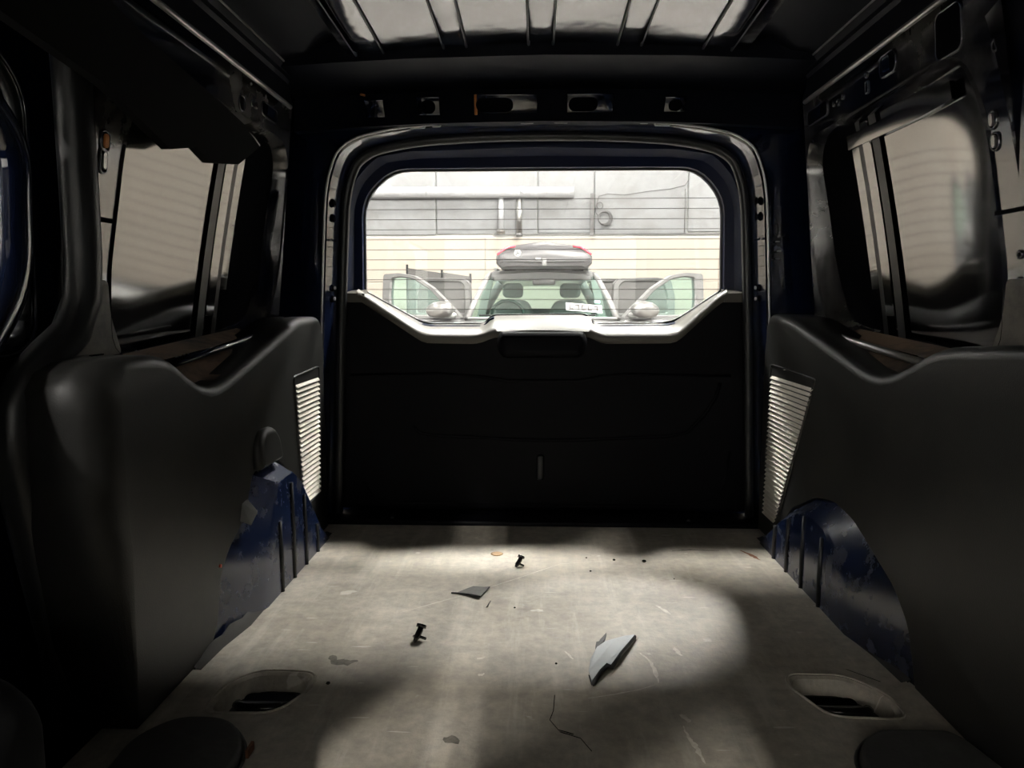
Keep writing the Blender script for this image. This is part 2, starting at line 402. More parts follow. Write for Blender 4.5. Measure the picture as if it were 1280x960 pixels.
# greenhouse
zt, zbse = .905, .47
A0 = [(-.735, 7.2), (.735, 7.2)]; 
rf = MB()
lo = []
for y, hw, z in ((7.60, .50, .90), (7.66, .555, .925), (7.8, .575, .945), (8.6, .58, .96), (9.6, .56, .95), (10.0, .52, .90)):
    lo.append([cx((x * hw, y, z + h)) for x, h in ((-1, -.05), (-1, -.01), (-.9, .02), (0, .045), (.9, .02), (1, -.01), (1, -.05))])
rf.loft(lo, True, True, True); shadeauto(rf.build('roof', M['suv'], car), 40)
for s in (-1, 1):
    MB().tube([cx((s * .745, 7.18, .46)), cx((s * .675, 7.38, .66)), cx((s * .585, 7.58, .86)), cx((s * .545, 7.68, .925))], [.034, .03, .028, .028], 8).build('windshield_pillar', M['suvframe'], car)
    MB().box(cx((s * .66, 8.55, .69)), (.09, .12, .52), Matrix.Rotation(s * -.22, 3, 'Y')).build('centre_pillar', M['suvdark'], car)
    MB().tube([cx((s * .80, 10.2, .45)), cx((s * .68, 10.05, .68)), cx((s * .55, 9.9, .90))], .06, 8).build('rear_pillar', M['suv'], car)
    MB().tube([cx((s * .50, 7.8, .985)), cx((s * .51, 8.5, 1.0)), cx((s * .50, 9.6, .985))], .018, 8).build('roof_rail', M['suvdark'], car)
wsg = [cx((-.735, 7.2, .47)), cx((.735, 7.2, .47)), cx((.54, 7.66, .905)), cx((-.54, 7.66, .905))]
n_ = Vector((0, -.01, .006))
MB().loft([wsg, [Vector(p) + n_ for p in wsg]], True, True, True, False).build('windshield', M['carglass'], car)
MB().tube([cx((-.735, 7.17, .47)), cx((-.3, 7.06, .475)), cx((.3, 7.06, .475)), cx((.735, 7.17, .47))], .016, 8).build('cowl', M['suvdark'], car)
wp = MB().tube([cx((-.62, 7.13, .50)), cx((-.1, 7.09, .505))], .010, 6); wp.tube([cx((-.02, 7.1, .50)), cx((.52, 7.12, .505))], .010, 6)
wp.build('wiper', M['tyre'], car)
MB().box(cx((0, 7.48, .44)), (1.36, .5, .10), bev=.03).build('dashboard', M['suvdark'], car)
MB().tube([cx((-.36 + .17 * math.cos(a * .3927), 7.62 - .02, .50 + .15 * math.sin(a * .3927))) for a in range(16)], .018, 6, True).build('steering_wheel', M['tyre'], car)
for s in (-1, 1):                                  # front seats seen through the windshield
    pr = roundpoly([(-.24, .1, .05), (.24, .1, .05), (.25, .5, .08), (.17, .66, .08), (-.17, .66, .08), (-.25, .5, .08)])
    mb = MB(); pillow(mb, pr, [.04] * len(pr), lambda u, v, w_, s=s: cx((s * .33 + u, 8.25 + w_ + .1 * v, v)), .14, 3)
    st = mb.build('seat_back', M['suvseat'], car)
    mb = MB(); pr = rrect(-.12, .12, .68, .85, .06); pillow(mb, pr, [.035] * len(pr), lambda u, v, w_, s=s: cx((s * .33 + u, 8.33 + w_, v)), .09, 3)
    mb.build('headrest', M['suvseat'], st)
MB().box(cx((0, 9.6, .25)), (1.25, .2, .6), bev=.05).build('rear_bench', M['suvseat'], car)
MB().box(cx((.02, 7.52, .84)), (.24, .05, .065), bev=.02).build('rear_view_mirror', M['tyre'], car)
# windshield stickers
wn = (Vector((0, 7.66, .905)) - Vector((0, 7.2, .47))).normalized()
def ws(x, t, off=.016): q = Vector((x + CX, 7.2, .47)) + wn * t + Vector((0, -.69, .72)) * off; return q
def wsquad(mb, x0, x1, t0, t1, sk=0.0, off=.016): mb.add([ws(x0, t0, off), ws(x1, t0 - sk, off), ws(x1, t1 - sk, off), ws(x0, t1, off)], [[0, 1, 2, 3]])
mb = MB(); wsquad(mb, .24, .60, .105, .215, .045); st = mb.build('windshield_sticker', M['sticker'], car, fix=False)
mb = MB()
for k in range(5):
    x0 = .270 + .062 * k; dn = .045 * (x0 - .24) / .36
    segs = [[(0, .016, 0, .075), (0, .046, 0, .022)], [(0, .046, .053, .075), (.026, .042, 0, .075)], [(0, .046, 0, .020), (0, .016, 0, .075), (0, .046, .055, .075)]][k % 3]
    mb = MB()
    for a0, a1, b0, b1 in segs: wsquad(mb, x0 + a0, x0 + a1, .120 - dn + b0, .120 - dn + b1, 0, .020)
    mb.build('letter', M['ink'], st, fix=False)
mb = MB(); wsquad(mb, .53, .585, .205, .245, 0); mb.build('inspection_sticker', M['tealsticker'], car, fix=False)

# car doors: built flat in (u along door, z) and swung open
def car_door(side, hinge, ang, outer, hole, name, glassmat, mirror):
    ca, sa = math.cos(ang), math.sin(ang)
    def P(u, z, w_): return (CX + side * (hinge[0] + u * sa - w_ * ca), hinge[1] + u * ca + w_ * sa, z)
    part = MB()
    c = (sum(p[0] for p in hole) / len(hole), sum(p[1] for p in hole) / len(hole))
    oo = roundpoly(outer, .03); hh = roundpoly(hole, .03)
    A = angles_for([oo, hh], c, 40); O = polar(oo, c, A); H = polar(hh, c, A); H2 = inset(H, -.012)
    part.loft([[P(u, z, .0) for u, z in H], [P(u, z, -.015) for u, z in H2], [P(u, z, -.015) for u, z in O], [P(u, z, .05) for u, z in O], [P(u, z, .05) for u, z in H], [P(u, z, 0) for u, z in H]], True)
    fr = shadeauto(part.build(name, M['suvframe'], car), 40)
    MB().prism(H, P, .01, .018).build('door_glass', glassmat, fr)
    lower = roundpoly([(0, -.32), (0, .46), (outer[-1][0], .47), (outer[-1][0] - .02, -.32)], .06)
    mb = MB(); pillow(mb, lower, [.03] * len(lower), lambda u, v, w_: P(u, v, w_ - .05), .14, 3); mb.build('door_shell', M['suv'], fr)
    if mirror:
        mb = MB(); loops = []
        for k in range(9):
            a = math.pi * k / 8; r = math.sin(a)
            loops.append([P(.19 + .155 * max(r, .02) ** .7 * math.cos(q * math.pi / 8) , .555 + .088 * max(r, .02) ** .7 * math.sin(q * math.pi / 8) - .01 * math.cos(q * math.pi / 8), -.15 - .10 * math.cos(a)) for q in range(16)])
        mb.loft(loops, True, True, True); mr = mb.build('door_mirror', M['steel'], fr)
        MB().tube([P(.10, .50, .0), P(.14, .50, -.14)], .03, 8).build('mirror_arm', M['suvdark'], mr)
    return fr
FO = [(.02, .47), (.10, .55), (.36, .78), (.58, .905), (.78, .94), (.98, .93), (1.0, .70), (.99, .46)]
FH = [(.13, .50), (.40, .76), (.60, .87), (.76, .895), (.88, .885), (.90, .70), (.89, .50)]
car_door(-1, (.80, 7.38), math.radians(66), FO, FH, 'front_door', M['carglass'], True)
car_door(1, (.80, 7.38), math.radians(66), FO, FH, 'front_door', M['carglass'], True)
RO = [(.02, .47), (.04, .86), (.12, .915), (.6, .93), (.80, .90), (.86, .7), (.86, .46)]
RH = [(.10, .50), (.11, .83), (.16, .875), (.58, .885), (.70, .86), (.76, .7), (.76, .50)]
dk = mat('tinted_car_glass', (.09, .088, .086), .12)
car_door(-1, (.82, 8.65), math.radians(70), RO, RH, 'rear_door', dk, False)
car_door(1, (.82, 8.65), math.radians(70), RO, RH, 'rear_door', dk, False)
# roof box
rb = empty('roof_box', (CX + .03, 8.3, .99)); tag(rb, 'grey rounded roof box with red corners and a white emblem', 'roof box')
bx0 = CX + .02
def boxloop(y, hw, z0, z1, cr): 
    pts = [(-hw * .9, z0), (-hw, z0 + .05), (-hw, lerp(z0, z1, .55)), (-hw * .93, lerp(z0, z1, .8)), (-hw * .72, z1), (0, z1 + cr), (hw * .72, z1), (hw * .93, lerp(z0, z1, .8)), (hw, lerp(z0, z1, .55)), (hw, z0 + .05), (hw * .9, z0)]
    return [(bx0 + x, y, z) for x, z in pts]
mb = MB(); mb.loft([boxloop(7.42, .42, 1.0, 1.08, .025), boxloop(7.45, .475, .985, 1.15, .03), boxloop(7.56, .495, .98, 1.205, .04), boxloop(8.0, .50, .98, 1.245, .05), boxloop(8.8, .48, .98, 1.24, .05), boxloop(9.25, .42, .99, 1.14, .03), boxloop(9.35, .34, 1.0, 1.08, .02)], True, True, True)
shadeauto(mb.build('box_shell', M['box'], rb), 40)
MB().tube([(bx0 - .485, 7.6, 1.07), (bx0 - .474, 7.47, 1.055), (bx0 - .40, 7.425, 1.045), (bx0, 7.415, 1.04), (bx0 + .40, 7.425, 1.045), (bx0 + .474, 7.47, 1.055), (bx0 + .485, 7.6, 1.07)], .010, 6).build('lid_seam', M['tyre'], rb)
for s in (-1, 1):
    MB().tube([(bx0 + s * .30, 7.53, 1.205), (bx0 + s * .38, 7.50, 1.19), (bx0 + s * .44, 7.47, 1.15), (bx0 + s * .478, 7.45, 1.115)], .013, 6).build('red_corner', M['red'], rb)
    MB().box((bx0 + s * .36, 8.0, .972), (.12, .5, .03)).build('mount_foot', M['tyre'], rb)
lg = MB().lathe([(.036, -.004), (.036, .004)], (bx0 - .27, 7.425, 1.13), 20, 'y').build('emblem', M['sticker'], rb)
em = MB()
for k in range(3):
    a = math.pi / 2 + k * 2 * math.pi / 3 + .3
    em.tube([(bx0 - .27, 7.419, 1.13), (bx0 - .27 + .03 * math.cos(a), 7.419, 1.13 + .03 * math.sin(a))], .004, 4)
em.build('emblem_mark', M['ink'], lg)
MB().box((bx0 + .0, 7.41, 1.035), (.05, .02, .075), bev=.008).build('lock_tab', M['suvframe'], rb)
MB().box((bx0 - .06, 7.425, 1.07), (.05, .02, .022), bev=.005).build('lock_badge', M['sticker'], rb)
MB().box((bx0 + .10, 7.43, 1.075), (.09, .012, .016), bev=.004).build('maker_badge', M['sticker'], rb)
# dark screen and light panel behind the car
e = empty('mesh_screen', (-1.6, 10.4, GZ)); tag(e, 'grey mesh folding screen standing behind the open car door', 'screen')
for (x0, z0, x1, z1) in ((-1.88, 1.12, -1.40, 1.05), (-1.38, 1.06, -.99, 1.0)):
    MB().add([(x0, 10.4, GZ), (x1, 10.4, GZ), (x1, 10.4, z1), (x0, 10.4, z0), (x0, 10.43, GZ), (x1, 10.43, GZ), (x1, 10.43, z1), (x0, 10.43, z0)], [[0, 1, 2, 3], [7, 6, 5, 4], [0, 4, 5, 1], [1, 5, 6, 2], [2, 6, 7, 3], [3, 7, 4, 0]]).build('screen_panel', M['board'], e)
for x, z in ((-1.89, 1.17), (-1.39, 1.09), (-.98, 1.04)): MB().tube([(x, 10.41, GZ), (x, 10.41, z)], .018, 8).build('screen_post', M['darksteel'], e)
e = empty('storage_crate', (1.38, 11.6, GZ)); tag(e, 'large dark grey crate with a pale lid behind the car', 'crate')
MB().box((1.38, 11.6, .17), (1.1, .8, 1.54), bev=.02).build('crate_body', M['board'], e)
MB().box((1.38, 11.58, .97), (1.16, .86, .05), bev=.015).build('crate_lid', M['suvframe'], e)
#--VAN--
# =================================================================== SETTING: the van's shell
YB = 1.97                                          # plane of the rear opening
# ---- floor with two recessed tie-down pockets
FX0, FX1, FY0, FY1 = -.66, .66, -.9, 2.02
PK = {-1: (-.455, 1.095), 1: (.472, 1.115)}        # pocket centres
PO = {-1: roundpoly([(-.075, -.062), (.035, -.058), (.068, .012), (.060, .060), (-.035, .064), (-.072, .02)], .026, 4),
      1: roundpoly([(-.035, -.058), (.075, -.062), (.080, .0), (.035, .062), (-.055, .062), (-.068, .03)], .026, 4)}
fm = MB(); ys = [FY0, .98, 1.23, FY1]
fm.add([(FX0, ys[0], 0), (FX1, ys[0], 0), (FX1, ys[1], 0), (FX0, ys[1], 0)], [[0, 1, 2, 3]])
fm.add([(FX0, ys[2], 0), (FX1, ys[2], 0), (FX1, ys[3], 0), (FX0, ys[3], 0)], [[0, 1, 2, 3]])
xx = {-1: (-.58, -.34), 1: (.35, .59)}
for a, b in ((FX0, -.58), (-.34, .35), (.59, FX1)):
    fm.add([(a, ys[1], 0), (b, ys[1], 0), (b, ys[2], 0), (a, ys[2], 0)], [[0, 1, 2, 3]])
for s in (-1, 1):
    c = PK[s]; rect = [(xx[s][0], ys[1]), (xx[s][1], ys[1]), (xx[s][1], ys[2]), (xx[s][0], ys[2])]
    hole = [(c[0] + u, c[1] + v) for u, v in PO[s]]
    A = angles_for([rect, hole], c, 40); O = polar(rect, c, A); H = polar(hole, c, A)
    H1 = [(c[0] + (u - c[0]) * .93, c[1] + (v - c[1]) * .93) for u, v in H]; H2 = [(c[0] + (u - c[0]) * .80, c[1] + (v - c[1]) * .80) for u, v in H]
    fm.loft([[(u, v, 0) for u, v in O], [(u, v, 0) for u, v in H], [(u, v, -.004) for u, v in H1], [(u, v, -.030) for u, v in H2]], True, False, True)
fl = fm.build('floor', M['floor'], fix=False)
tag(fl, 'worn dirty grey vinyl cargo floor of the van', 'floor', kind='structure')
shadeauto(fl, 30)
MB().box((0, .56, -.075), (1.6, 2.9, .07)).build('underfloor', M['dark'], fl)
for s in (-1, 1):                                   # rim, dark slot, ring and latch of each pocket
    c = PK[s]; hole = [(c[0] + u, c[1] + v, .0008) for u, v in PO[s]]
    rim = MB().tube([(c[0] + u * 1.07, c[1] + v * 1.07, .0005) for u, v in PO[s]], .0022, 6, True).build('pocket_rim', M['floor'], fl)
    slot = rrect(-.045, .04, .012, .036, .01)
    MB().prism([(c[0] + u, c[1] + v) for u, v in slot], lambda u, v, w_: (u, v, w_), -.030, -.024).build('pocket_slot', M['dark'], fl)
    MB().tube([(c[0] - s * .004 + .046 * math.cos(q * math.pi / 10 + math.pi), c[1] - .012 + .030 * math.sin(q * math.pi / 10 + math.pi), -.016 + .012 * math.sin(q * math.pi / 10)) for q in range(11)], .0075, 10).build('tie_down_ring', M['clip'], fl)
    MB().prism([(c[0] + (u) * .79, c[1] + (v) * .79) for u, v in PO[s]], lambda u, v, w_: (u, v, w_), -.0305, -.0285).build('pocket_floor', M['edge'], fl)  # dark sheet laid over the recess bottom
    MB().box((c[0], c[1] - .012, -.020), (.085, .020, .012), bev=.004).build('ring_bracket', M['darksteel'], fl)
    MB().box((c[0] + s * .02, c[1] - .034, -.016), (.03, .018, .016), bev=.005).build('ring_clip', M['clip'], fl)
# cracks in the vinyl near the front
for pts in ([(.015, 1.10), (.012, 1.055), (.006, 1.03), (.018, 1.005), (.04, .995)], [(.02, 1.0), (.05, .985), (.064, .955)], [(.56, 1.16), (.52, 1.20)]):
    MB().tube([(x, y, .0003) for x, y in pts], .0006, 4).build('vinyl_crack', M['dark'], fl)
# pale scuffs and a few dark smears rubbed into the vinyl
def scuff(pts, w_, m, nm='scuff_mark', h=.0004):
    P = [Vector((x, y, 0)) for x, y in pts]; Q = []
    for p, q in zip(P, P[1:]):
        for t in (0, .2, .4, .6, .8): Q.append(p.lerp(q, t))
    Q.append(P[-1]); n = len(Q); L_, R_ = [], []
    for i, p in enumerate(Q):
        t = (Q[min(n - 1, i + 1)] - Q[max(0, i - 1)]).normalized(); nn = Vector((-t.y, t.x, 0))
        k = w_ * (.25 + .75 * math.sin(math.pi * (i + .5) / n)) * random.uniform(.5, 1.2); j = random.uniform(-.3, .3) * w_
        L_.append(p + nn * (k + j) + Vector((0, 0, h))); R_.append(p - nn * (k - j) + Vector((0, 0, h)))
    MB().loft([L_, R_], False).build(nm, M[m], fl)
for pts, w_ in (([(.173, 1.247), (.186, 1.218), (.190, 1.174), (.189, 1.143)], .004), ([(.188, 1.14), (.155, 1.122), (.114, 1.106), (.068, 1.092)], .0014), ([(.207, 1.052), (.217, 1.031)], .006), ([(.205, 1.021), (.208, .987), (.214, .965), (.218, .933)], .0045),
                ([(-.293, 1.4), (-.234, 1.445), (-.139, 1.52), (-.053, 1.598), (.042, 1.688), (.16, 1.714)], .0016), ([(.037, 1.248), (.05, 1.219)], .003), ([(-.12, 1.213), (-.107, 1.22)], .004), ([(-.113, 1.156), (-.103, 1.164)], .004), ([(.235, 1.454), (.257, 1.412)], .0045), ([(.237, 1.268), (.246, 1.238)], .005)):
    scuff(pts, w_, 'scuff')
for pts, w_ in (([(-.385, 1.215), (-.36, 1.19), (-.33, 1.20)], .012), ([(-.15, .975), (-.125, .972)], .011), ([(.33, 1.79), (.38, 1.80), (.45, 1.795)], .006)):
    scuff(pts, w_, 'smear', 'dark_smear', .0003)
scuff([(.505, 1.80), (.525, 1.76), (.535, 1.73)], .006, 'rust', 'rust_mark', .0003)
# upturned vinyl edges against the wheel arches
for s in (-1, 1):
    P = [(s * .586, 1.90), (s * .588, 1.60), (s * .584, 1.33), (s * .598, 1.24), (s * .604, 1.13)]
    P = [(lerp(p[0], q[0], t), lerp(p[1], q[1], t)) for p, q in zip(P, P[1:]) for t in (0, .25, .5, .75)]
    hh = [math.sin(math.pi * (i + .4) / len(P)) ** .6 * (1 + .25 * math.sin(i * 2.1)) for i in range(len(P))]
    mb = MB(); mb.loft([[(x - s * .010, y, .0008) for x, y in P], [(x - s * .003, y, .001 + .006 * h) for (x, y), h in zip(P, hh)], [(x + s * .004, y, .001 + .020 * h) for (x, y), h in zip(P, hh)], [(x + s * .007, y, .001 + .019 * h) for (x, y), h in zip(P, hh)], [(x + s * .001, y, .0008) for x, y in P]], False)
    mb.build('upturned_edge', M['edge'], fl)
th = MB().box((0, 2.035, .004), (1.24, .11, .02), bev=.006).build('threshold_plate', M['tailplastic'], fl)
for x in (-.43, .415): MB().lathe([(.006, 0), (.004, .004)], (x, 2.0, .014), 10).build('threshold_screw', M['steel'], th)

# ---- ceiling: glossy roof skin with pressed ribs, rails at both sides, rear bow
ce = MB(); N = 24
def roofz(x, y): return 1.236 - .10 * x * x - .012 * max(0, y - 1.0) ** 2 * 2
loops = []
for y in [-.9, -.3, .2, .6, 1.0, 1.3, 1.5, 1.65, 1.8]:
    loops.append([(lerp(-.46, .46, i / N), y, roofz(lerp(-.46, .46, i / N), y)) for i in range(N + 1)])
ce.loft(loops, False); ceil = ce.build('ceiling', M['roofpaint'])
tag(ceil, 'glossy dark roof skin with pressed ribs', 'ceiling', kind='structure')
for xc, hw in ((-.407, .030), (-.208, .0245), (-.010, .026), (.193, .025), (.393, .030)):
    rb_ = MB(); lp = []
    for y in [-.9, .2, .6, 1.0, 1.3, 1.5, 1.62, 1.70, 1.735]:
        t = 0.0 if y > 1.73 else 1.0
        lp.append([(xc + dx, y, roofz(xc + dx, y) - dz * t - .0004) for dx, dz in ((-hw - .003, -.001), (-hw - .001, .0055), (-hw + .004, .008), (-hw * .4, .0085), (hw * .4, .0085), (hw - .004, .008), (hw + .001, .0055), (hw + .003, -.001))])
    rb_.loft(lp, False); shadeauto(rb_.build('roof_rib', M['roofpaint'], ceil), 30)
    for sx in (-1, 1):                               # dark strip along the rib, holding the sidewall's dark reflection
        MB().tube([(xc + sx * (hw + .002), y, roofz(xc + sx * (hw + .002), y) - .003) for y in (-.9, .2, .8, 1.2, 1.5, 1.70, 1.76)], .0035, 6).build('rib_shade_line', M['rubber'], ceil)
# rear roof bow and header
bow = [(1.735, 1.197), (1.80, 1.196), (1.90, 1.192), (1.958, 1.186), (1.943, 1.10), (2.0, 1.10), (2.0, 1.27), (1.735, 1.27)]
bw = MB(); lp = []
for x in (-.66, -.5, -.3, 0, .3, .5, .66):
    lp.append([(x, y, z - .05 * x * x) for y, z in bow])
bw.loft(lp, True, True, True); shadeauto(bw.build('rear_bow', M['railpaint'], ceil), 25)
MB().box((0, .47, 1.29), (1.7, 3.4, .03)).build('outer_roof', M['paint'], ceil)
# pressed pockets and holes in the header
for x, w_, h, tilt, hole in ((-.095, .155, .052, 42, (-.055, .05)), (.118, .12, .05, 40, (-.03, .04)), (-.44, .05, .045, 30, None), (.335, .055, .04, 38, (0, .02)), (-.30, .06, .045, 25, (0, .022))):
    R = Matrix.Rotation(math.radians(tilt), 3, 'X')
    zc_ = 1.140 - .05 * x * x
    pl = MB().box((x, 1.926, zc_), (w_, .006, h), R, bev=.002).build('header_pocket', M['paint'], ceil)
    if hole:
        po = rrect(-.048 * w_ / .155 * 1.0, .048 * w_ / .155, -h * .40, h * .34, h * .34)
        MB().prism([(u + hole[0] * .6, v) for u, v in po], lambda u, v, q, x=x, zc_=zc_, R=R: tuple(R @ Vector((u, q, v)) + Vector((x, 1.926, zc_))), -.0045, -.0032).build('pocket_hole', M['dark'], pl)
MB().tube([(-.178, 1.935, 1.165), (-.177, 1.935, 1.115)], .004, 8).build('wire_stub', M['orange'], ceil)
MB().tube([(-.478, 1.93, 1.168), (-.465, 1.928, 1.164)], .003, 6).build('wire_stub', M['orange'], ceil)

# ---- rear opening frame
OPEN = [(.63, -.02), (.625, .10), (.612, .40), (.596, .70), (.584, .90), (.573, .965), (.548, 1.03), (.50, 1.062), (.43, 1.078), (.345, 1.090), (.17, 1.099), (0, 1.101)]
OPEN = OPEN + [(-x, z) for x, z in OPEN[-2::-1]]
OPEN = OPEN[:1] + roundpoly(OPEN, .06, 3)[4:-4] + OPEN[-1:]
OUT = [(.80, -.06), (.80, 1.26), (-.80, 1.26), (-.80, -.06)]
CC = (0, .5)
A = angles_for([OUT, OPEN], CC, 72); O = polar(OUT, CC, A); H = polar(OPEN, CC, A)
def scl(P, k, kz=None): return [(CC[0] + (x - CC[0]) * k, CC[1] + (z - CC[1]) * (kz or k)) for x, z in P]
wb = MB()
wb.loft([[(x, YB + .01, z) for x, z in O], [(x, YB, z) for x, z in scl(H, 1.03)], [(x, YB - .004, z) for x, z in scl(H, 1.012)], [(x, YB + .004, z) for x, z in scl(H, 1.0)], [(x, YB + .05, z) for x, z in scl(H, .985, .993)], [(x, YB + .10, z) for x, z in scl(H, .965, .988)], [(x, YB + .105, z) for x, z in scl(H, .99)], [(x, YB + .25, z) for x, z in scl(H, 1.05)]], True)
wback = wb.build('wall_back', M['paint'], fix=False); shadeauto(wback, 30)
tag(wback, 'navy painted body frame around the tailgate opening', 'wall', kind='structure')
MB().tube([(x, YB - .004, z) for x, z in scl(OPEN[1:-1], 1.010)], .0035, 6).build('opening_flange', M['steel'], wback)
for x, z, w_, rr in ((-.335, 1.094, .04, .004), (-.285, 1.096, .022, .003), (-.145, 1.106, .04, .006), (-.045, 1.106, .035, .006), (.045, 1.106, .036, .006), (.10, 1.104, .016, .003), (.262, 1.10, .022, .003), (.31, 1.096, .04, .005)):
    MB().tube([(x + u, YB - .006, z + v - .05 * 0) for u, v in rrect(-w_ / 2, w_ / 2, -rr, rr * 1.3, .003, 2)], .0022, 5, True).build('flange_clip', M['steel'], wback)
MB().tube([(x, YB + .085, z) for x, z in scl(OPEN, .955, .975)], .013, 8).build('door_seal', M['rubber'], wback)
for s in (-1, 1):                                   # holes and bolts on the jamb
    for z, dy in ((.90, .03), (.86, .035), (.67, .045), (.64, .045)):
        xj = polar(OPEN, CC, [math.atan2(z - .5, s * .6)])[0][0] * .984
        MB().lathe([(.012 if z > .8 else .010, -.002), (.007, .002)], (xj - s * .002, YB + dy, z), 12, 'x').build('jamb_hole', M['dark'], wback)
        if z < .8: MB().lathe([(.005, -.004), (.005, .004)], (xj - s * .004, YB + dy, z), 10, 'x').build('jamb_bolt', M['steel'], wback)
    MB().box((s * .582, YB + .04, .80), (.006, .06, .006)).build('jamb_step', M['paint'], wback)
for x, z in ((.70 - .08, .79), (.625, .765), (.622, .745)):
    MB().box((x, YB - .008, z), (.012, .006, .004), bev=.0015).build('pillar_clip', M['steel'], wback)

# ---- tailgate (door_1) and its window (window_1)
dr = empty('door_1', (0, 2.1, 0)); tag(dr, 'closed black tailgate with a wide window and dark plastic trim', 'tailgate', kind='structure')
WIN = [(.522, .664, .01), (.516, .93, .10), (.44, 1.012, .07), (-.44, 1.012, .07), (-.525, .93, .10), (-.528, .662, .01), (-.353, .566, .04), (-.172, .566, .01), (-.150, .592, .02), (.130, .595, .02), (.153, .567, .01), (.380, .569, .04)]
WINR = roundpoly(WIN, .02, 4)
CW = (0, .80)
TO = [(.60, .60), (.585, .90), (.56, .99), (.51, 1.06), (.42, 1.085), (0, 1.10), (-.42, 1.085), (-.51, 1.06), (-.56, .99), (-.585, .90), (-.60, .60), (-.60, .45), (.60, .45)]
A = angles_for([TO, WINR], CW, 72); O = polar(TO, CW, A); H = polar(WINR, CW, A)
def mixp(P, Q, t): return [(lerp(a[0], b[0], t), lerp(a[1], b[1], t)) for a, b in zip(P, Q)]
tf = MB().loft([[(x, 2.11, z) for x, z in O], [(x, 2.085, z) for x, z in mixp(O, H, .22)], [(x, 2.085, z) for x, z in mixp(O, H, .42)], [(x, 2.115, z) for x, z in mixp(O, H, .62)], [(x, 2.125, z) for x, z in mixp(O, H, .96)], [(x, 2.15, z) for x, z in H], [(x, 2.17, z) for x, z in mixp(O, H, .99)], [(x, 2.24, z) for x, z in O]], True).build('door_frame', M['gatepaint'], dr, fix=False)
shadeauto(tf, 30)
MB().box((0, 2.21, .24), (1.25, .06, .62)).build('outer_skin', M['paint'], dr)
MB().tube([(x, 2.145, z) for x, z in H], .004, 6, True).build('glass_gasket', M['rubber'], dr)
LIPT = [(-.528, .662), (-.353, .566), (-.172, .566), (-.150, .592), (.130, .595), (.153, .567), (.380, .569), (.522, .664)]
LIPB = [(-.516, .652), (-.344, .538), (-.185, .536), (-.135, .557), (.130, .559), (.170, .537), (.381, .539), (.502, .652)]
FACE = [(-.588, .655), (-.516, .656), (-.350, .540), (-.180, .538), (.165, .538), (.385, .540), (.505, .656), (.585, .655), (.602, .45), (.615, .05), (.60, .018), (-.60, .018), (-.615, .05), (-.602, .45)]
FR = roundpoly(FACE, .02, 3)
mb = MB(); pillow(mb, FR, [.012] * len(FR), lambda u, v, w_: (u, 2.075 + w_, v), .09, 4)
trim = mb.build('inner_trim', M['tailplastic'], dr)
def res(P, n=64):
    L_ = [0]
    for a, b in zip(P, P[1:]): L_.append(L_[-1] + math.dist(a, b))
    out = []
    for k in range(n):
        t = L_[-1] * k / (n - 1); i = max(j for j in range(len(L_)) if L_[j] <= t + 1e-9); i = min(i, len(P) - 2)
        q = (t - L_[i]) / (L_[i + 1] - L_[i]); out.append((lerp(P[i][0], P[i + 1][0], q), lerp(P[i][1], P[i + 1][1], q)))
    return out
LT0 = res(roundpoly([(-.60, .70)] + LIPT + [(.60, .70)], .02, 4)[5:-5]); LB0 = res(roundpoly([(-.60, .70)] + LIPB + [(.60, .70)], .02, 4)[5:-5])
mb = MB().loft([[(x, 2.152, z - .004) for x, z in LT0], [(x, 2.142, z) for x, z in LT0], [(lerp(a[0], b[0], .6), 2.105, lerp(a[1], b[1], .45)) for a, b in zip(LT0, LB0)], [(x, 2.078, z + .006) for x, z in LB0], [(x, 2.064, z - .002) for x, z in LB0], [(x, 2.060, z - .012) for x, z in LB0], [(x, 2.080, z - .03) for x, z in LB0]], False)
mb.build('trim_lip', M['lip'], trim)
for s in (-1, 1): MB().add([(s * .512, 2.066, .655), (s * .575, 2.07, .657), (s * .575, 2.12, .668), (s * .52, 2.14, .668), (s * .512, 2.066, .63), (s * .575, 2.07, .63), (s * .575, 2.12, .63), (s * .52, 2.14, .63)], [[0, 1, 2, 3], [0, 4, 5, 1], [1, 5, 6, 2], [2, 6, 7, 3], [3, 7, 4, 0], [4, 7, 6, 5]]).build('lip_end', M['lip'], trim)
gp = roundpoly([(-.118, .475), (.112, .475), (.128, .52), (.115, .552), (-.12, .552), (-.132, .52)], .022, 4)
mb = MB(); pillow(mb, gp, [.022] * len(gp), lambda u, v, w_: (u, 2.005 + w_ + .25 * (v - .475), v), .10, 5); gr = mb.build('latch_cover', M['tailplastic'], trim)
gt = roundpoly([(-.15, .535), (.145, .535), (.130, .572), (-.135, .572)], .015, 3)
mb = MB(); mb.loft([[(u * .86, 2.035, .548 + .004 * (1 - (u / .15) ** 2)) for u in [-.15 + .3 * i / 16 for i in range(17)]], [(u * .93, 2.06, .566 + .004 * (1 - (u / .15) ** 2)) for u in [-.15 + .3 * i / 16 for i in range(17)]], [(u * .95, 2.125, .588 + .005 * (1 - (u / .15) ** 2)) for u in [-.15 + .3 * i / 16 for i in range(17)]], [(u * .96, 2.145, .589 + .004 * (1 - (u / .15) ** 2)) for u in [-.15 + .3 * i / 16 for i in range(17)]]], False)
mb.build('latch_hood', M['lip'], trim)
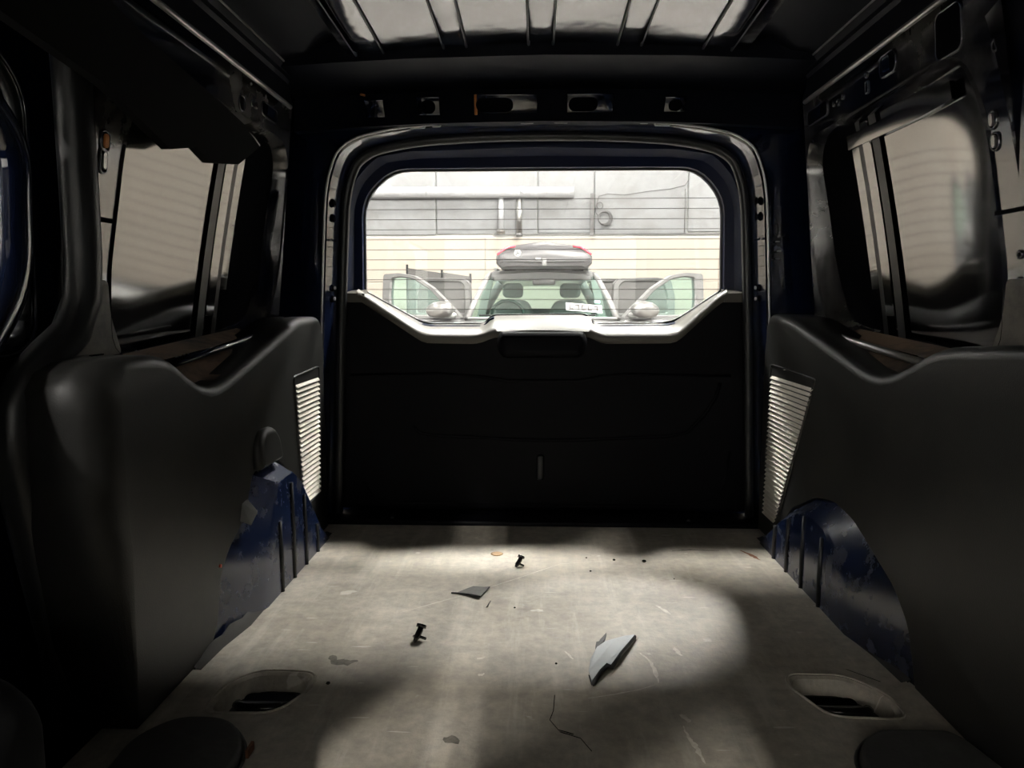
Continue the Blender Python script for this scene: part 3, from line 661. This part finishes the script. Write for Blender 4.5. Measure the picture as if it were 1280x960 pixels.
for P, r in (([(-.56, .42), (-.30, .425), (-.17, .415), (-.10, .405), (.10, .405), (.17, .418), (.24, .425), (.54, .42)], .005),
             ([(-.38, .27), (-.36, .25), (-.33, .243), (-.1, .232), (.0, .229), (.12, .232), (.36, .243), (.42, .255), (.47, .31), (.50, .36), (.51, .40)], .006),
             ([(-.53, .10), (-.50, .055), (-.44, .04), (.44, .04), (.50, .055), (.53, .10), (.545, .2)], .005)):
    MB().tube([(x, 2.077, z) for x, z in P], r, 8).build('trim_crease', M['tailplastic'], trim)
MB().box((-.005, 2.07, .15), (.022, .016, .075), bev=.006).build('pull_strap', M['rubber'], trim)
wn1 = MB().prism(inset(WINR, -.012), lambda u, v, q: (u, q, v), 2.156, 2.160).build('window_1', M['rearglass'])
tag(wn1, 'clear tailgate window with thin heater wires', 'window', kind='structure')
for k in range(13):
    z = .931 - .0292 * k
    xr = polar(WINR, CW, [0])[0][0]
    L0 = [q for q in (-.50, .50)]
    # clip to the glass outline
    def xat(zz, s):
        best = .05
        n = len(WINR)
        for i in range(n):
            (x1, z1), (x2, z2) = WINR[i], WINR[(i + 1) % n]
            if (z1 - zz) * (z2 - zz) <= 0 and abs(z1 - z2) > 1e-9:
                x = lerp(x1, x2, (zz - z1) / (z2 - z1))
                if x * s > best: best = x * s
        return s * best
    a, b = xat(z, -1), xat(z, 1)
    MB().box(((a + b) / 2, 2.1552, z), (b - a - .004, .0008, .0017)).build('heater_wire', M['wire'], wn1)

# ---- the two body sides
def side(s):
    def FN(x0): return lambda u, v, w_: (s * (x0 + w_), u, v)
    nm = 'wall_left' if s < 0 else 'wall_right'
    hole = roundpoly([(1.145, .545, .05), (1.135, .68, .03), (1.165, .90, .06), (1.235, 1.035, .09), (1.86, 1.035, .06), (1.90, .98, .05), (1.885, .72, .06), (1.83, .575, .08), (1.70, .552, .05), (1.30, .520, .03)], .04, 4)
    rect = [(1.055, .40), (1.910, .40), (1.910, 1.125), (1.055, 1.125)]
    c = (1.5, .78)
    A = angles_for([rect, hole], c, 64); O = polar(rect, c, A); H = polar(hole, c, A); H2 = inset(H, .012); H3 = inset(H, .03)
    mb = MB().loft([[(s * .70, y, z) for y, z in O], [(s * .68, y, z) for y, z in O], [(s * .68, y, z) for y, z in inset(H, -.004)], [(s * .676, y, z) for y, z in H], [(s * .684, y, z) for y, z in inset(H, .004)], [(s * .735, y, z) for y, z in H2], [(s * .755, y, z) for y, z in H3]], True)
    wl = mb.build(nm, M['sidepaint'], fix=False); shadeauto(wl, 30)
    tag(wl, 'navy painted body side behind the hanging black trim' if s < 0 else 'navy painted body side with a square cut-out by the window', 'wall', kind='structure')
    if s > 0: MB().box((s * .83, .45, .5), (.04, 3.5, 1.62)).build('outer_skin', M['dark'], wl)
    else:                                            # front door window left open ahead of the sliding door
        MB().box((s * .83, .45, .11), (.04, 3.5, .82)).build('outer_skin', M['dark'], wl)
        MB().box((s * .83, 1.64, .94), (.04, 1.12, .74)).build('outer_skin', M['dark'], wl); MB().box((s * .83, -.11, 1.16), (.04, 2.38, .30)).build('outer_skin', M['dark'], wl)
    MB().box((s * .74, 1.52, .20), (.13, 1.0, .36)).build('inner_skin', M['dark'], wl)
    # upturned bright sill flange of the window opening
    MB().tube([(s * .672, y, z) for y, z in ((1.28, .521), (1.5, .538), (1.70, .555), (1.80, .575))], .008, 8).build('sill_flange', M['steel'] if s > 0 else M['paint'], wl)
    # dusty sill behind the trim panel
    prof = [(1.10, .545), (1.15, .538), (1.20, .505), (1.25, .478), (1.30, .478), (1.50, .524), (1.70, .568), (1.80, .583)] if s < 0 else [(1.10, .555), (1.15, .55), (1.22, .52), (1.29, .498), (1.35, .498), (1.50, .526), (1.70, .564), (1.82, .583)]
    mb = MB().loft([[(s * .63, y, z - .004) for y, z in prof], [(s * .655, y, z - .004) for y, z in prof], [(s * .69, y, lerp(z, lerp(.512, .560, (y - 1.2) / .6), .8)) for y, z in prof]], False)
    mb.build('dusty_ledge', M['plasticdust'], wl)
    mb = MB().loft([[(s * x, y, lerp(.520, .549, (y - 1.2) / .5) + zz) for y in (1.19, 1.4, 1.6, 1.72)] for x, zz in ((.684, .004), (.71, .010), (.742, .018))], False)
    mb.build('window_sill', M['plasticdust'], wl)
    foot = roundpoly([(1.005, .545, .01), (1.052, .60, .02), (1.066, .665, .01), (1.128, .665, .01), (1.138, .61, .02), (1.175, .545, .01)], .01, 3)
    MB().prism(foot, lambda u, v, q: (s * (q - .10 * (v - .85)), u, v), .6765, .690).build('pillar_foot', M['dustgrey'], wl)
    # roof rail above: long pressed profile
    pr = [(.700, 1.120), (.680, 1.128), (.664, 1.142), (.650, 1.140), (.638, 1.116), (.630, 1.110), (.626, 1.117), (.636, 1.168), (.630, 1.176), (.618, 1.176), (.608, 1.192), (.600, 1.196), (.560, 1.200), (.50, 1.232), (.47, 1.236), (.455, 1.214), (.452, 1.24), (.52, 1.27), (.70, 1.27)]
    mb = MB().loft([[(s * x, y, z) for x, z in pr] for y in (-.9, 0, .6, 1.2, 1.84)], True, True, True)
    shadeauto(mb.build('roof_rail', M['railpaint'], wl), 25)
    MB().tube([(s * .629, y, 1.111) for y in (1.0, 1.3, 1.6, 1.83)], .0055, 8).build('rail_flange', M['steel'], wl)
    MB().tube([(s * .636, y, 1.172) for y in (.9, 1.3, 1.80)], .0022, 6).build('rail_seam', M['steel'], wl)
    MB().tube([(s * .609, y, 1.190) for y in (.9, 1.3, 1.80)], .0022, 6).build('rail_seam', M['steel'], wl)
    # slots and holes: a raised lip round a dark recess
    def slot(y, z, h, wd, r, rot=0.0, core=None):
        ca, sa = math.cos(rot), math.sin(rot)
        P = [(y + u * ca - v * sa, z + u * sa + v * ca) for u, v in rrect(-wd / 2, wd / 2, -h / 2, h / 2, r, 4)]
        sl = MB().prism(P, lambda u, v, q: (s * q, u, v), .6785, .681).build('slot', M['dark'], wl)
        MB().tube([(s * .679, u, v) for u, v in P], .0022, 6, True).build('slot_rim', M['paint'], sl)
        if core:
            P2 = [(y + (u - y) * .45, z + (v - z) * .7) for u, v in P]
            MB().prism(P2, lambda u, v, q: (s * q, u, v), .675, .679).build('slot_core', M[core], sl)
    if s < 0:
        slot(1.112, .875, .030, .022, .010, 0, 'orange'); slot(1.109, .845, .036, .018, .008, 0, 'steel')
        MB().box((-.678, 1.098, .757), (.006, .07, .007)).build('panel_joint', M['dark'], wl)
        slot(1.098, .709, .014, .013, .006); slot(1.097, .645, .052, .018, .009); slot(1.099, .607, .010, .008, .004)
        MB().lathe([(.003, -.002), (.003, .002)], (-.679, 1.096, .735), 8, 'x').build('rivet', M['orange'], wl)
        slot(1.60, 1.06, .03, .03, .012); slot(1.655, 1.075, .012, .012, .006); slot(1.68, 1.075, .012, .010, .005); slot(1.76, 1.08, .030, .10, .010, 0, 'paint')
    else:
        slot(1.155, .905, .026, .018, .009, 0, 'steel'); slot(1.15, .872, .026, .018, .009, 0, 'steel')
        MB().box((.678, 1.10, .765), (.006, .10, .006)).build('panel_joint', M['dark'], wl)
        slot(1.10, .70, .010, .010, .005); slot(1.102, .66, .012, .008, .004); slot(1.105, .61, .052, .022, .010); slot(1.112, .565, .016, .008, .004)
        slot(1.265, 1.072, .075, .075, .014); slot(1.145, 1.01, .016, .014, .007)
        slot(1.47, 1.086, .040, .065, .014, 0, 'paint'); slot(1.56, 1.068, .022, .012, .003); slot(1.56, 1.092, .008, .008, .004)
        slot(1.70, 1.075, .012, .012, .006); slot(1.675, 1.08, .008, .008, .004); slot(1.725, 1.078, .008, .008, .004); slot(1.82, 1.082, .034, .12, .010, 0, 'paint')
    # wheel arch bulging through the trim
    if s > 0:
        out = [(1.885, -.01), (1.80, .06), (1.727, .130), (1.593, .194), (1.494, .212), (1.396, .200), (1.307, .166), (1.225, .135), (1.172, .091), (1.155, .051), (1.140, -.01)]
        inn = [(1.875, -.01), (1.79, .05), (1.71, .105), (1.60, .158), (1.52, .172), (1.455, .166), (1.41, .138), (1.375, .10), (1.352, .06), (1.340, .03), (1.330, -.01)]
    else:
        out = [(1.885, -.01), (1.80, .06), (1.72, .150), (1.648, .232), (1.578, .274), (1.449, .274), (1.40, .195), (1.327, .161), (1.280, .124), (1.255, .04), (1.225, -.01)]
        inn = [(1.875, -.01), (1.79, .05), (1.71, .142), (1.645, .212), (1.59, .246), (1.50, .244), (1.475, .180), (1.455, .13), (1.435, .08), (1.425, .04), (1.415, -.01)]
    mid = mixp(out, inn, .86)
    mb = MB().loft([[(s * .66, y, z) for y, z in out], [(s * .612, y, z) for y, z in out], [(s * .578, y, z) for y, z in mid], [(s * .572, y, z) for y, z in inn]], False)
    b0 = len(mb.v) - len(inn)
    mb.f.append([b0 + i for i in range(len(inn))]); mb.sm.append(False)
    ar = shadeauto(mb.build('wheel_arch', M['bluepaint'], wl), 28)
    for y, z1 in (((1.745, .085), (1.655, .13), (1.56, .165), (1.46, .150)) if s > 0 else ((1.755, .075), (1.665, .175), (1.58, .225), (1.50, .16))):
        MB().tube([(s * .5715, y, .0), (s * .5705, y, z1 * .5), (s * .5715, y - .004, z1)], .005, 6).build('arch_rib', M['rubber'], ar)
    # ---- side window
    wn = empty('window_2' if s < 0 else 'window_3', (s * .75, 1.5, .55))
    tag(wn, 'dark privacy window half covered by the hanging black trim' if s < 0 else 'dark privacy window under the rail with the square cut-out', 'window', kind='structure')
    g = roundpoly([(1.10, .48), (1.10, 1.06), (1.585, 1.06), (1.585, .48)], .02)
    def gx(y, z): return .778 - .15 * (z - .55) - .10 * (z - .8) ** 2 - .05 * (y - 1.35) ** 2 - (.40 * max(0, 1.46 - y) ** 2 if s > 0 else 0)
    def sheet(name_, y0, y1, z0, z1, m, off=0.0, th=.006, lean=0.0, ny=8, nz=12):
        zz = [lerp(z0, z1, j / nz) for j in range(nz + 1)]
        def row(z, dx): return [(s * (gx(y, z) + dx), y + lean * (z - .8), z) for y in [lerp(y0, y1, i / ny) for i in range(ny + 1)]]
        mb = MB().loft([row(z, off) for z in zz], False); mb.loft([row(z, off + th) for z in zz], False)
        mb.loft([row(z0, off), row(z0, off + th)], False); mb.loft([row(z1, off), row(z1, off + th)], False)
        return mb.build(name_, M[m], wn)
    sheet('pane', 1.10, 1.60, .48, 1.06, 'sideglass')
    sheet('blanked_panel', 1.58, 1.96, .48, 1.06, 'dark', .003)
    sheet('pane_seal', 1.575, 1.605, .53, 1.05, 'rubber', -.006, .01, .10, 2); sheet('slider_rail', 1.612, 1.642, .60, 1.02, 'sideglass', -.009, .009, .10, 2)
    sheet('pane_seal', 1.645, 1.665, .53, 1.05, 'rubber', -.006, .01, .10, 2); sheet('slider_rail', 1.668, 1.70, .66, 1.0, 'sideglass', -.005, .008, .10, 2)
    if s > 0: sheet('slider_rail', 1.30, 1.72, .975, 1.005, 'sideglass', -.012, .009, 0, 8, 2)
    for o in [wl] + [c for c in wl.children_recursive if c.name.split('.')[0] in ('slot', 'slot_rim', 'slot_core', 'panel_joint', 'rivet')]:
        for v in o.data.vertices: v.co.x -= s * .10 * (v.co.z - .85)
    return wl
WL, WR = side(-1), side(1)

# front end of the van behind the camera: bulkhead with a windshield opening
OUTF = [(-.86, -.3), (.86, -.3), (.86, 1.3), (-.86, 1.3)]; WF = rrect(-.74, .74, .58, 1.16, .08)
A = angles_for([OUTF, WF], (0, .88), 40); O = polar(OUTF, (0, .88), A); H = polar(WF, (0, .88), A)
wf = MB().loft([[(x, -1.25, z) for x, z in O], [(x, -1.25, z) for x, z in H], [(x, -1.32, z) for x, z in H], [(x, -1.32, z) for x, z in O], [(x, -1.25, z) for x, z in O]], True).build('wall_front', M['matte'])
tag(wf, 'dark front end of the van around the windshield', 'wall', kind='structure')

# ---- sliding door on the side of the hanging trim (door_2)
d2 = empty('door_2', (-.77, .7, 0)); tag(d2, 'navy sliding door with a dark window beside the fat black seal', 'door', kind='structure')
hole = roundpoly([(.25, .55, .05), (.25, .985, .05), (.98, .985, .07), (1.045, .93, .06), (1.03, .56, .06)], .05, 5); rect = [(.1, -.1), (1.2, -.1), (1.2, 1.2), (.1, 1.2)]
A = angles_for([rect, hole], (.65, .78), 56); O = polar(rect, (.65, .78), A); H = polar(hole, (.65, .78), A)
mb = MB().loft([[(-.76, y, z) for y, z in O], [(-.76, y, z) for y, z in inset(H, -.012)], [(-.753, y, z) for y, z in H], [(-.765, y, z) for y, z in inset(H, .008)], [(-.80, y, z) for y, z in inset(H, .03)]], True)
shadeauto(mb.build('door_sheet', M['paint'], d2, fix=False), 30)
MB().tube([(-.752, y, z) for y, z in inset(H, -.004)], .004, 6, True).build('window_flange', M['paint'], d2)
MB().tube([(-.757, y, z) for y, z in inset(H, .012)], .009, 8, True).build('window_seal', M['rubber'], d2)
MB().prism(inset(H, .01), lambda u, v, q: (q, u, v), -.806, -.80).build('door_glass', M['doorglass'], d2)
fr_ = roundpoly([(.2, .45, .05), (.2, .90, .05), (.93, .90, .09), (.985, .84, .08), (.972, .66, .06), (.90, .57, .06), (.78, .47, .06)], .05, 5)
MB().tube([(-.735, y, z) for y, z in fr_], .027, 12, True).build('inner_frame_tube', M['bluepaint'] if False else M['paint'], d2)

# fat weatherstrip of the sliding-door opening
ws_ = [(-.69, 1.00, 1.16), (-.69, 1.055, 1.05), (-.69, 1.062, .95), (-.69, 1.062, .80), (-.69, 1.060, .70), (-.692, 1.055, .635), (-.70, 1.035, .585), (-.712, 1.00, .553), (-.722, .97, .525), (-.726, .948, .485), (-.728, .942, .42), (-.728, .950, .35), (-.726, .965, .26), (-.72, .985, .14), (-.715, .99, 0.0)]
o = MB().tube(ws_, [.02, .024, .026, .026, .026, .026, .027, .028, .027, .026, .025, .025, .024, .024, .024], 14).build('weatherstrip', M['rubber'], WL)
o['label'] = 'fat black rubber weatherstrip curving down beside the sliding door'
# step of the side door, near the front corner
e = empty('step_cover', (-.62, .62, 0)); tag(e, 'dark carpeted step cover at the foot of the sliding door', 'step cover')
mb = MB(); pr = roundpoly([(-.74, .28), (-.47, .28), (-.445, .56), (-.50, .66), (-.74, .64)], .05, 4); pillow(mb, pr, [.03] * len(pr), lambda u, v, w_: (u, v, .30 - .06 * max(0, u + .60) / .15 - w_), .22, 4); mb.build('cover_top', M['matte'], e)
MB().box((-.62, .45, .05), (.22, .30, .10), bev=.01).build('cover_foot', M['matte'], e)

# =================================================================== THINGS in the van
def seg_r(poly, fn): return [fn(y, z) for y, z in poly]
def vent(panel, s, topy, boty, ztop, zbot, n, X):
    """tapered louvre: topy=(near, far) at the top, boty at the bottom"""
    def yr(z): t = (ztop - z) / (ztop - zbot); return lerp(topy[0], boty[0], t), lerp(topy[1], boty[1], t)
    m = .012
    Q = roundpoly([(topy[0] - m, ztop + .022), (topy[1] + m, ztop + .030), (boty[1] + m, zbot - .004), (boty[0] - m * .6, zbot - .014)], .016, 4)
    c = ((topy[0] + topy[1]) / 2, (ztop + zbot) / 2)
    Qi = inset(Q, .006)
    vg = MB().loft([[(s * (X + .004), y, z) for y, z in Q], [(s * (X - .004), y, z) for y, z in inset(Q, .0015)], [(s * (X - .004), y, z) for y, z in inset(Q, .004)], [(s * (X - .001), y, z) for y, z in Qi]], True).build('vent_grille', M['plastic'], panel)
    MB().prism(Qi, lambda u, v, q: (s * q, u, v), X - .0008, X + .001).build('grille_back', M['plastic'], vg)
    pitch_ = (ztop - zbot) / n
    for k in range(n):
        z = ztop - pitch_ * (k + .5); y0, y1 = yr(z)
        mb = MB()
        cs = [(X - .0005, .0042), (X - .0065, -.0022), (X - .0062, -.0040), (X - .0002, .0012)]
        h = pitch_ / .0125
        mb.loft([[(s * x, y0 + e_, z + dz * h) for x, dz in cs] for e_ in (0,)] + [[(s * x, y1 - e_, z + dz * h) for x, dz in cs] for e_ in (0,)], True, True, True, False)
        mb.build('slat', M['slat'], vg)
    return vg

XP = .605
# -- left trim panel
def radii(poly, fn): return [fn(u, v) for u, v in poly]
pl = roundpoly([(1.962, .0, 0), (1.968, .555, .02), (1.945, .592, .02), (1.777, .592, .05), (1.274, .466, .085), (1.13, .549, .05), (.935, .553, .075), (.938, .30, .04), (.985, .0, 0),
                (1.225, .0, 0), (1.260, .04, .01), (1.282, .126, .02), (1.327, .163, .02), (1.402, .197, .02), (1.447, .277, .02), (1.580, .277, .02), (1.652, .235, .02), (1.80, .062, .01), (1.885, 0, 0)], .02, 4)
def rl(y, z):
    if z < .02: return .004
    if y > 1.94 and z < .55: return .010
    if y < 1.0: return .055 if z > .1 else .03
    if z > .47: return .020
    return .004
lp_ = empty('side_trim_panel', (-.62, 1.45, 0)); tag(lp_, 'black plastic side trim panel with a scooped pocket above the wheel arch', 'trim panel', 'cargo side trim panels')
mb = MB(); pillow(mb, pl, radii(pl, rl), lambda u, v, w_: (-(XP + w_), u, v), .105, 6); pb = mb.build('panel_body', M['plastic'], lp_)
vent(lp_, -1, (1.722, 1.905), (1.752, 1.885), .432, .120, 25, XP)
sc_ = roundpoly([(1.450, .280, .01), (1.452, .335, .02), (1.478, .362, .02), (1.545, .360, .025), (1.572, .335, .02), (1.576, .280, .01)], .02, 4)
mb = MB(); pillow(mb, sc_, [.014] * len(sc_), lambda u, v, w_: (-(XP - .022 + w_ + .10 * max(0, v - .29)), u, v), .03, 4); mb.build('arch_pocket', M['plastic'], lp_)
mb = MB().add([(-.600, 1.40, .235), (-.585, 1.415, .205), (-.588, 1.385, .185), (-.602, 1.365, .20), (-.603, 1.38, .23), (-.607, 1.40, .2)], [[0, 1, 2, 3, 4], [0, 1, 5], [1, 2, 5], [2, 3, 5], [3, 4, 5], [4, 0, 5]])
mb.build('torn_edge', M['pad'], lp_)
MB().lathe([(.0035, -.002), (.0035, .002)], (-.604, 1.275, .142), 8, 'x').build('red_button', mat('red_plastic', (.8, .08, .04), .3), lp_)
MB().box((-.66, 1.03, .5535), (.004, .03, .002)).build('clip_slot', M['dark'], lp_); MB().box((-.66, 1.84, .5925), (.006, .03, .002)).build('clip_slot', M['dark'], lp_)
# -- right trim panel
pr_ = roundpoly([(1.985, .0, 0), (1.992, .560, .02), (1.968, .600, .02), (1.813, .593, .05), (1.320, .487, .085), (1.150, .560, .05), (.94, .577, .05), (.52, .58, .03), (.50, .5, .03), (.50, 0, 0),
                 (1.140, 0, 0), (1.158, .051, .01), (1.175, .093, .02), (1.228, .138, .02), (1.310, .170, .02), (1.396, .204, .02), (1.494, .216, .03), (1.593, .197, .03), (1.727, .133, .02), (1.80, .062, .01), (1.885, 0, 0)], .02, 4)
def rr_(y, z):
    if z < .02: return .004
    if y > 1.96 and z < .57: return .010
    if z > .47: return .020
    return .004
rp_ = empty('side_trim_panel', (.62, 1.3, 0)); tag(rp_, 'long black plastic side trim panel with a wide-topped louvre vent', 'trim panel', 'cargo side trim panels')
mb = MB(); pillow(mb, pr_, radii(pr_, rr_), lambda u, v, w_: (XP + w_, u, v), .105, 6); mb.build('panel_body', M['plastic'], rp_)
vent(rp_, 1, (1.625, 1.912), (1.845, 1.935), .440, .058, 32, XP)

# -- loose black trim hanging from the roof rail
ht = empty('loose_trim', (-.62, 1.1, .9)); tag(ht, 'loose matte black trim board hanging across the window top', 'loose trim')
hp = [(.45, 1.00), (1.022, .932), (1.198, .880), (1.290, .902), (1.345, .886), (1.47, .906), (1.590, .966), (1.57, .985), (1.42, 1.005), (1.146, 1.035), (.9, 1.08), (.45, 1.16)]
MB().prism(hp, lambda u, v, q: (q, u, v), -.634, -.618).build('trim_board', M['matte'], ht)
MB().prism([(.45, 1.10), (.9, 1.06), (1.146, 1.02), (1.42, .995), (1.575, .975), (1.585, .985), (1.42, 1.01), (1.146, 1.045), (.9, 1.10), (.45, 1.16)], lambda u, v, q: (q, u, v), -.672, -.634).build('trim_flange', M['matte'], ht)
MB().tube([(-.626, 1.42, 1.0), (-.624, 1.5, .99), (-.622, 1.56, .978), (-.622, 1.588, .968)], .005, 6).build('trim_edge', M['steel'], ht)

# -- covers on the floor
for s, c, lab in ((-1, (-.492, .915), 'round dark rubber floor cover beside the step cover'), (1, (.535, .905), 'broad dark rubber floor cover beside the long trim panel')):
    if s < 0: P = roundpoly([(-.09, -.10), (.072, -.10), (.072, .02), (.02, .085), (-.06, .085), (-.10, .03)], .05, 5)
    else: P = roundpoly([(-.11, -.12), (.10, -.12), (.06, .08), (.045, .098), (-.06, .098), (-.11, .04)], .05, 5)
    e = empty('floor_cover', (c[0], c[1], 0)); tag(e, lab, 'floor cover')
    mb = MB(); pillow(mb, [(c[0] + u, c[1] + v) for u, v in P], [.007] * len(P), lambda u, v, w_: (u, v, .016 - w_), .0155, 4); mb.build('pad', M['pad'], e)
    MB().tube([(c[0] + u * 1.04, c[1] + v * 1.04, .002) for u, v in P], .003, 6, True).build('pad_edge', M['rubber'], e)
MB().box((-.415, .93, .008), (.004, .022, .012)).build('rust_chip', M['rust'])
tag(bpy.data.objects['rust_chip'], 'orange-brown rust flake beside the round floor cover', 'rust flake')

# -- broken bits lying on the floor
e = empty('grey_shard', (.11, 1.2, 0)); tag(e, 'large pale grey curved plastic shard with its shaded gap in black', 'plastic shard')
top = [(.077, 1.130), (.074, 1.158), (.079, 1.191), (.094, 1.236), (.112, 1.264), (.133, 1.280), (.151, 1.294), (.170, 1.301), (.154, 1.262), (.135, 1.222), (.113, 1.176), (.106, 1.181), (.093, 1.162)]
def shz(x, y): t = (y - 1.13) / .17; return .009 + .007 * math.sin(math.pi * min(1, max(0, t)))
mb = MB(); mb.loft([[(x, y, shz(x, y)) for x, y in top], [(x, y, shz(x, y) - .0022) for x, y in top]], True, True, True, False)
mb.build('shard_face', M['shard'], e)
edge = top[7:] + top[:2]
mb = MB(); mb.loft([[(x, y, shz(x, y) - .0005) for x, y in edge], [(x + .0028, y - .0028, shz(x, y) - .0015) for x, y in edge], [(x + .0028, y - .0028, shz(x, y) - .008) for x, y in edge], [(x - .001, y + .001, shz(x, y) - .008) for x, y in edge]], False)
mb.build('shard_shade_rim', M['shardedge'], e)  # black wall below the edge stands in for the shaded gap
tb = [(.093, 1.232), (.101, 1.250), (.110, 1.268), (.117, 1.300), (.103, 1.272), (.100, 1.264), (.095, 1.262), (.092, 1.245)]
MB().prism(tb, lambda u, v, q: (u, v, q), .006, .0125).build('shard_tab', M['shardedge'], e)
e = empty('thin_shard', (-.155, 1.5, 0)); tag(e, 'small dull grey plastic shard lying flat on the floor', 'plastic shard')
P = [(-.186, 1.502), (-.170, 1.520), (-.155, 1.534), (-.130, 1.528), (-.118, 1.530), (-.135, 1.475), (-.160, 1.490)]
MB().prism(P, lambda u, v, q: (u, v, q + .02 * (u + .186) * 2), .0005, .003).build('shard_plate', M['shard2'], e)
MB().tube([(-.200, 1.498, .003), (-.186, 1.500, .002), (-.160, 1.489, .004), (-.135, 1.474, .006)], .0018, 5).build('shard_edge', M['shardedge'], e)
def clip(x, y, rot, lab, k=1.0):
    e = empty('trim_clip', (x, y, 0)); tag(e, lab, 'trim clip', 'black trim clips on the floor')
    ca, sa = math.cos(rot), math.sin(rot)
    def T(u, v, z): return (x + k * (u * ca - v * sa), y + k * (u * sa + v * ca), k * z)
    mb = MB().tube([T(.0135, 0, .0255), T(.008, 0, .018), T(-.004, 0, .010), T(-.014, 0, .005)], [.0045 * k, .006 * k, .006 * k, .003 * k], 8); mb.build('clip_stem', M['clip'], e)
    mb = MB().tube([T(.0105, .0, .0215), T(.014, .0, .026)], .0095 * k, 12); mb.build('clip_head', M['clip'], e)
    for v in (-1, 1): MB().tube([T(-.002, .004 * v, .010), T(.006, .013 * v, .004)], .0028 * k, 6).build('clip_barb', M['clip'], e)
clip(-.236, 1.279, 1.2, 'black plastic trim clip lying nearer the tie-down pocket'); clip(-.058, 1.665, 1.0, 'black plastic trim clip lying nearer the tailgate threshold', .9)
for i, (x, y, r) in enumerate([(.247, 1.706, .006), (.108, 1.729, .0025), (.175, 1.715, .004), (.112, 1.64, .003), (-.06, 1.43, .0025), (.30, 1.60, .002), (-.36, 1.12, .004), (.02, 1.20, .0025)]):
    mb = MB().lathe([(r * .5, 0), (r, r * .4), (r * .7, r * .9), (r * .2, r)], (x, y, .0003), 7)
    tag(mb.build('plastic_crumb', M['clip']), 'tiny black plastic crumb on the floor', 'crumb', 'crumbs scattered on the floor')
tag(MB().tube([(-.118, 1.43, .002), (-.112, 1.46, .002)], .0012, 4).build('plastic_sliver', M['shard2']), 'thin brown sliver lying on the floor beside the flat shard', 'sliver')
mb = MB().lathe([(.015, 0), (.016, .0006), (.008, .0009)], (-.115, 1.752, .0002), 12); tag(mb.build('rust_stain_flake', M['ochre']), 'flat orange flake on the floor near the tailgate', 'flake')
